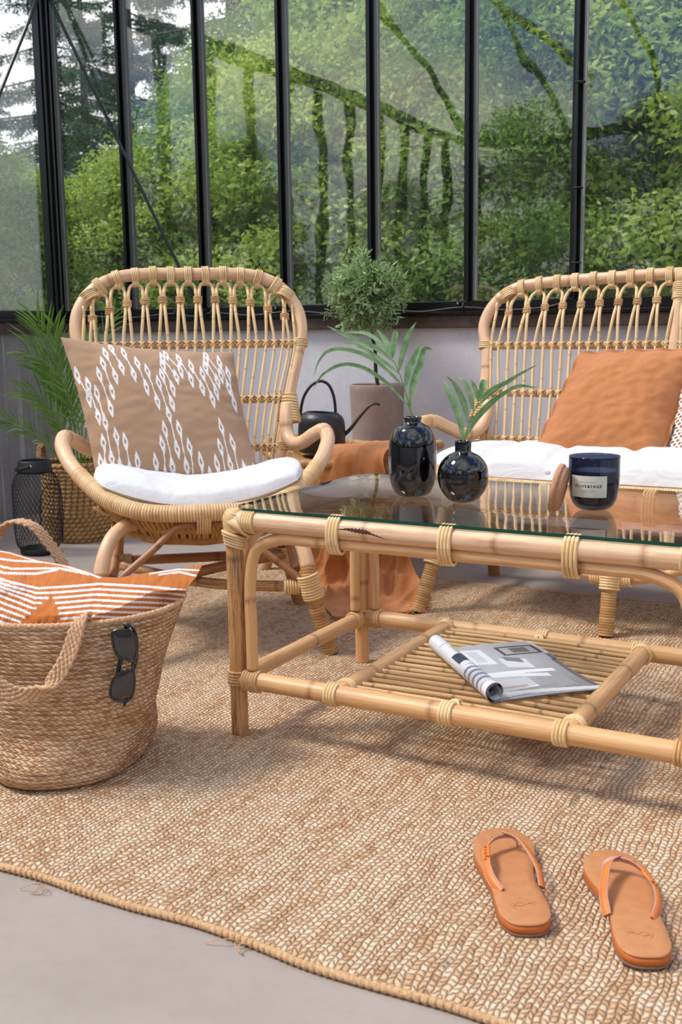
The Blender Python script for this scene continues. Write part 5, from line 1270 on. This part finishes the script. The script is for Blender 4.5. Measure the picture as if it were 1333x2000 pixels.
# ------------------------------------------------------------------ outdoors
def leafcloud(centres,radii,n_per,size,seed,elong=2.1,droop=.25,flat=.6):
    r=np.random.default_rng(seed); c=np.repeat(centres,n_per,0); R=np.repeat(radii,n_per,0)
    d=r.normal(0,1,(len(c),3)); d/=np.linalg.norm(d,axis=1)[:,None]; rad=r.random(len(c))**.38
    p=c+d*rad[:,None]*R
    a=r.normal(0,1,(len(c),3)); a[:,2]=a[:,2]*.6-droop; a/=np.linalg.norm(a,axis=1)[:,None]
    b=np.cross(a,d*.7+r.normal(0,.6,(len(c),3))); b/=np.linalg.norm(b,axis=1)[:,None]+1e-9
    L_=size*(.6+.8*r.random(len(c)))[:,None]; w=L_/elong
    Q=np.stack([p,p+a*L_*.45+b*w*.5,p+a*L_,p+a*L_*.45-b*w*.5],1).reshape(-1,3)
    F=np.arange(len(Q)).reshape(-1,4); return Q,F
def broadleaf(seed,h,w,nb,npb,size,low=.05,top=1.0):
    r=np.random.default_rng(seed); C_=[];R_=[]
    for k in range(nb):
        t=r.random()**.8; z=h*(low+(top-low)*t); rr=w*np.interp(t,[0,.2,.55,.85,1],[.55,.9,1,.65,.15])*math.sqrt(r.random()); a=r.random()*2*PI
        C_.append((rr*math.cos(a),rr*math.sin(a),z)); s=.16+.20*r.random(); R_.append((s*1.5,s*1.5,s*.9))
    C_=np.array(C_);R_=np.array(R_)*max(1,w/1.3)**.5; Q,F=leafcloud(C_,R_,npb,size,seed+1)
    f=MB(); f.add(Q,F); tmb=MB(); tube(tmb,spline([V(0,0,-.15),V(.03,.02,h*.4),V(-.04,.03,h*.9)],step=.15),lambda s:.055*(1-.8*s/s[-1])*h/4,7)
    for k in range(0,nb,3):
        c=C_[k]; z0=max(.2,c[2]*.6); tube(tmb,spline([V(0,0,z0),V(c[0]*.5,c[1]*.5,(z0+c[2])/2+.05),V(*c)],n=6),.010,4)
    return f,tmb
def spruce(seed,h,w,n=150,per=120):
    r=np.random.default_rng(seed); C_=[];R_=[]; tmb=MB(); tube(tmb,spline([V(0,0,-.15),V(0,0,h)],step=.5),lambda s:.16*(1-.93*s/s[-1]),8)
    for k in range(n):
        t=(k+.5)/n; z=h*(.10+.9*t); L_=w*(1-t)**.85*(.75+.4*r.random())+.12; a=r.random()*2*PI; m=max(2,int(L_/.24))
        for q in range(1,m+1):
            s=q/m; C_.append((math.cos(a)*L_*s,math.sin(a)*L_*s,z-L_*.42*s+.20*L_*s*s)); R_.append((.19,.19,.12))
        tube(tmb,spline([V(0,0,z),V(math.cos(a)*L_,math.sin(a)*L_,z-L_*.2)],n=3),.018,4)
    C_=np.array(C_);R_=np.array(R_); Q,F=leafcloud(C_,R_,per,.075,seed+1,elong=3.0,droop=.6); f=MB(); f.add(Q,F); return f,tmb
M['birch']=m_leaf('birch_leaf','#7d9c3c','#c3d468',trans=.5,rough=.55,sc=1.2)
M['willow']=m_leaf('dark_leaf','#547a36','#93b350',trans=.45,rough=.55,sc=1.2)
M['needle']=m_leaf('spruce_needle','#3a5848','#6c8a70',trans=.15,rough=.7,sc=1.)
M['bark2']=m_plain('grey_bark','#6d6258',.9,bumpsc=12,bumpd=.01,var='#463d36')
protos={}
def proto(key,fn,mat,name,label,group):
    def make(loc,sc=1,rz=0,lab=None,grp=None,szz=1):
        if key not in protos:
            f,t=fn(); root=tag(t.build(name,M['bark2']),label,'tree',group); fo=f.build('foliage',mat,root,smooth=False); fo['kind']='stuff'; protos[key]=root; o=root
        else:
            src=protos[key]; o=src.copy(); COL.objects.link(o)
            for ch in src.children: c=ch.copy(); COL.objects.link(c); c.parent=o
        o.location=loc; o.scale=(sc,sc,sc*szz); o.rotation_euler=(0,0,rz); o['label']=lab or label
        if grp: o['group']=grp
        return o
    return make
G1='leafy bushes behind the glass'; G2='tall conifers behind the bushes'
birch=proto('b',lambda: broadleaf(21,3.4,1.25,125,300,.062),M['birch'],'birch_tree','bright green leafy bush growing close outside the glass wall',G1)
birch2=proto('b2',lambda: broadleaf(33,4.2,1.5,135,300,.060),M['willow'],'leafy_tree','darker green leafy tree outside the glass wall','darker leafy trees behind the glass')
spr=proto('s',lambda: spruce(5,13,2.0),M['needle'],'spruce_tree','tall dark spruce rising behind the green bushes',G2)
CAMX,CAMY=1.1506,-1.6611
FXY=V(-.4851,.8745,0)
def at(px,dist):   # direction of a column of the picture, at a given distance, on the ground
    d=FXY*1.0+RH*((px-666.5)/2137/.986); d=nrm(d); return (CAMX+d[0]*dist,CAMY+d[1]*dist,-.14)
row1=[(-260,9.5,.70),(-60,9.2,.72),(110,9.6,.62),(270,9.3,.66),(430,9.8,.80),(590,9.2,.90),(770,9.6,1.0),(930,9.0,1.02),(1090,9.5,1.08),(1260,9.1,1.10),(1440,9.4,1.15),(1620,9.6,1.15)]
for i,(px,d,s) in enumerate(row1): (birch if i%3!=1 else birch2)(at(px,d),s*(1 if i%3!=1 else .85),i*1.3)
row2=[(-150,12,.70),(60,12.5,.62),(200,11.6,.60),(345,12.2,.60),(500,12,.95),(650,11.5,1.25),(820,12.3,1.3),(990,11.7,1.35),(1160,12.2,1.4),(1330,11.6,1.45),(1530,12,1.45)]
for i,(px,d,s) in enumerate(row2): (birch2 if i%3!=2 else birch)(at(px,d),s,i*2.1+.5)
row3=[(900,16,1.9),(1060,16,2.1),(1220,15,2.0),(1400,16,2.2)]
for i,(px,d,s) in enumerate(row3): birch2(at(px,d),s,i*1.7+.9,'large leafy tree standing farther back','large leafy trees farther back')
for i,(px,d,s) in enumerate([(5,21,.55),(150,20,.85),(205,26,.95),(292,22,.85),(345,27,.75),(478,19,.95),(585,24,1.05),(-140,22,.9),(705,23,1.0),(1010,22,1.1),(1180,14,.78),(1300,13.5,.85),(1420,15,1.0),(860,24,1.1)]): spr(at(px,d),s,i*1.1)
# the far side of the garden, behind the photographer
for i,(x,y,s) in enumerate([(-6,-9,.85),(-2.5,-10,.9),(.5,-9.5,.85),(3.5,-8.5,.95),(6.5,-6,.85),(8.5,-2.5,.8),(9,1.5,1.0),(-8.5,-5,.95),(-9,-1,.95),(-4.2,-9.5,.9),(-8,-7.5,1.0),(5.2,-7.5,.95),(8,-4.5,.9),(9,-.5,.8),(-7.5,1.2,.75),(-7.2,-3,.7),(-8.5,3.2,.85)]): (birch2 if i%2 else birch)((x,y,-.14),s,i*.9,'leafy bush on the far side of the garden','bushes on the far side of the garden')

# ------------------------------------------------------------------ light
w=bpy.data.worlds.new('sky'); SC.world=w; w.use_nodes=True; t=w.node_tree; t.nodes.clear()
class WT(NT):
    def __init__(s): s.t=t; s.out=t.nodes.new('ShaderNodeOutputWorld')
W=WT(); g=W.n('TexCoord').outputs['Generated']; q=W.xyz(g)
up_=W.math('MAXIMUM',q[2],0.03)
pl=W.comb(W.math('DIVIDE',q[0],W.math('ADD',up_,.25)),W.math('DIVIDE',q[1],W.math('ADD',up_,.25)),0.)
cl=W.ramp(W.noise(pl,1.15,7,.58,.4),[(.43,0.),(.58,1.)])
blue=W.ramp(q[2],[(0.,(.62,.74,.92,1)),(.18,(.30,.48,.86,1)),(.6,(.14,.28,.66,1)),(1.,(.10,.20,.55,1))])
sky=W.mix(cl,blue,(1.28,1.22,1.14,1))
side=W.math('MULTIPLY',W.math('ADD',W.math('MULTIPLY',q[0],-.55),W.math('MULTIPLY',q[1],.84)),1.25,clamp=True)
sky=W.mix(W.math('MULTIPLY',W.math('MULTIPLY',side,W.ramp(q[2],[(.25,1.),(.6,0.)])),.8),sky,(1.2,1.18,1.15,1))
hz=W.ramp(q[2],[(0.,1.),(.06,.75),(.20,.0)])
sky=W.mix(W.math('MULTIPLY',hz,.8),sky,(1.16,1.14,1.12,1))
W.set(W.out.inputs[0],W.n('Background',{'Color':sky,'Strength':1.0}))
sun=bpy.data.lights.new('sun','SUN'); so=bpy.data.objects.new('sun',sun); COL.objects.link(so)
sun.energy=2.6; sun.angle=math.radians(14); sun.color=(1,.95,.88)
so.rotation_euler=Vector((.50,.28,-.82)).to_track_quat('-Z','Y').to_euler()   # light travels this way

# ------------------------------------------------------------------ camera
cd=bpy.data.cameras.new('camera'); co=bpy.data.objects.new('camera',cd); COL.objects.link(co); SC.camera=co
cd.sensor_fit='VERTICAL'; cd.sensor_height=36; cd.lens=36*2137/2000
X_=V(0.87543319,0.48315034,-0.01350885); U_=V(-0.06850349,0.15169324,0.98605093); F__=V(-0.47846004,0.8622963,-0.16589478)
co.matrix_world=Matrix(((X_[0],U_[0],-F__[0],1.15063655),(X_[1],U_[1],-F__[1],-1.66105171),(X_[2],U_[2],-F__[2],.77739588),(0,0,0,1)))
cd.dof.use_dof=True; cd.dof.focus_distance=2.35; cd.dof.aperture_fstop=9
cd.clip_end=500
vs_=SC.view_settings; vs_.view_transform='Standard'; vs_.look='None'; vs_.exposure=.42; vs_.gamma=1; vs_.use_curve_mapping=False
SC.cycles.transparent_max_bounces=24; SC.cycles.max_bounces=8; SC.cycles.caustics_reflective=False; SC.cycles.caustics_refractive=False
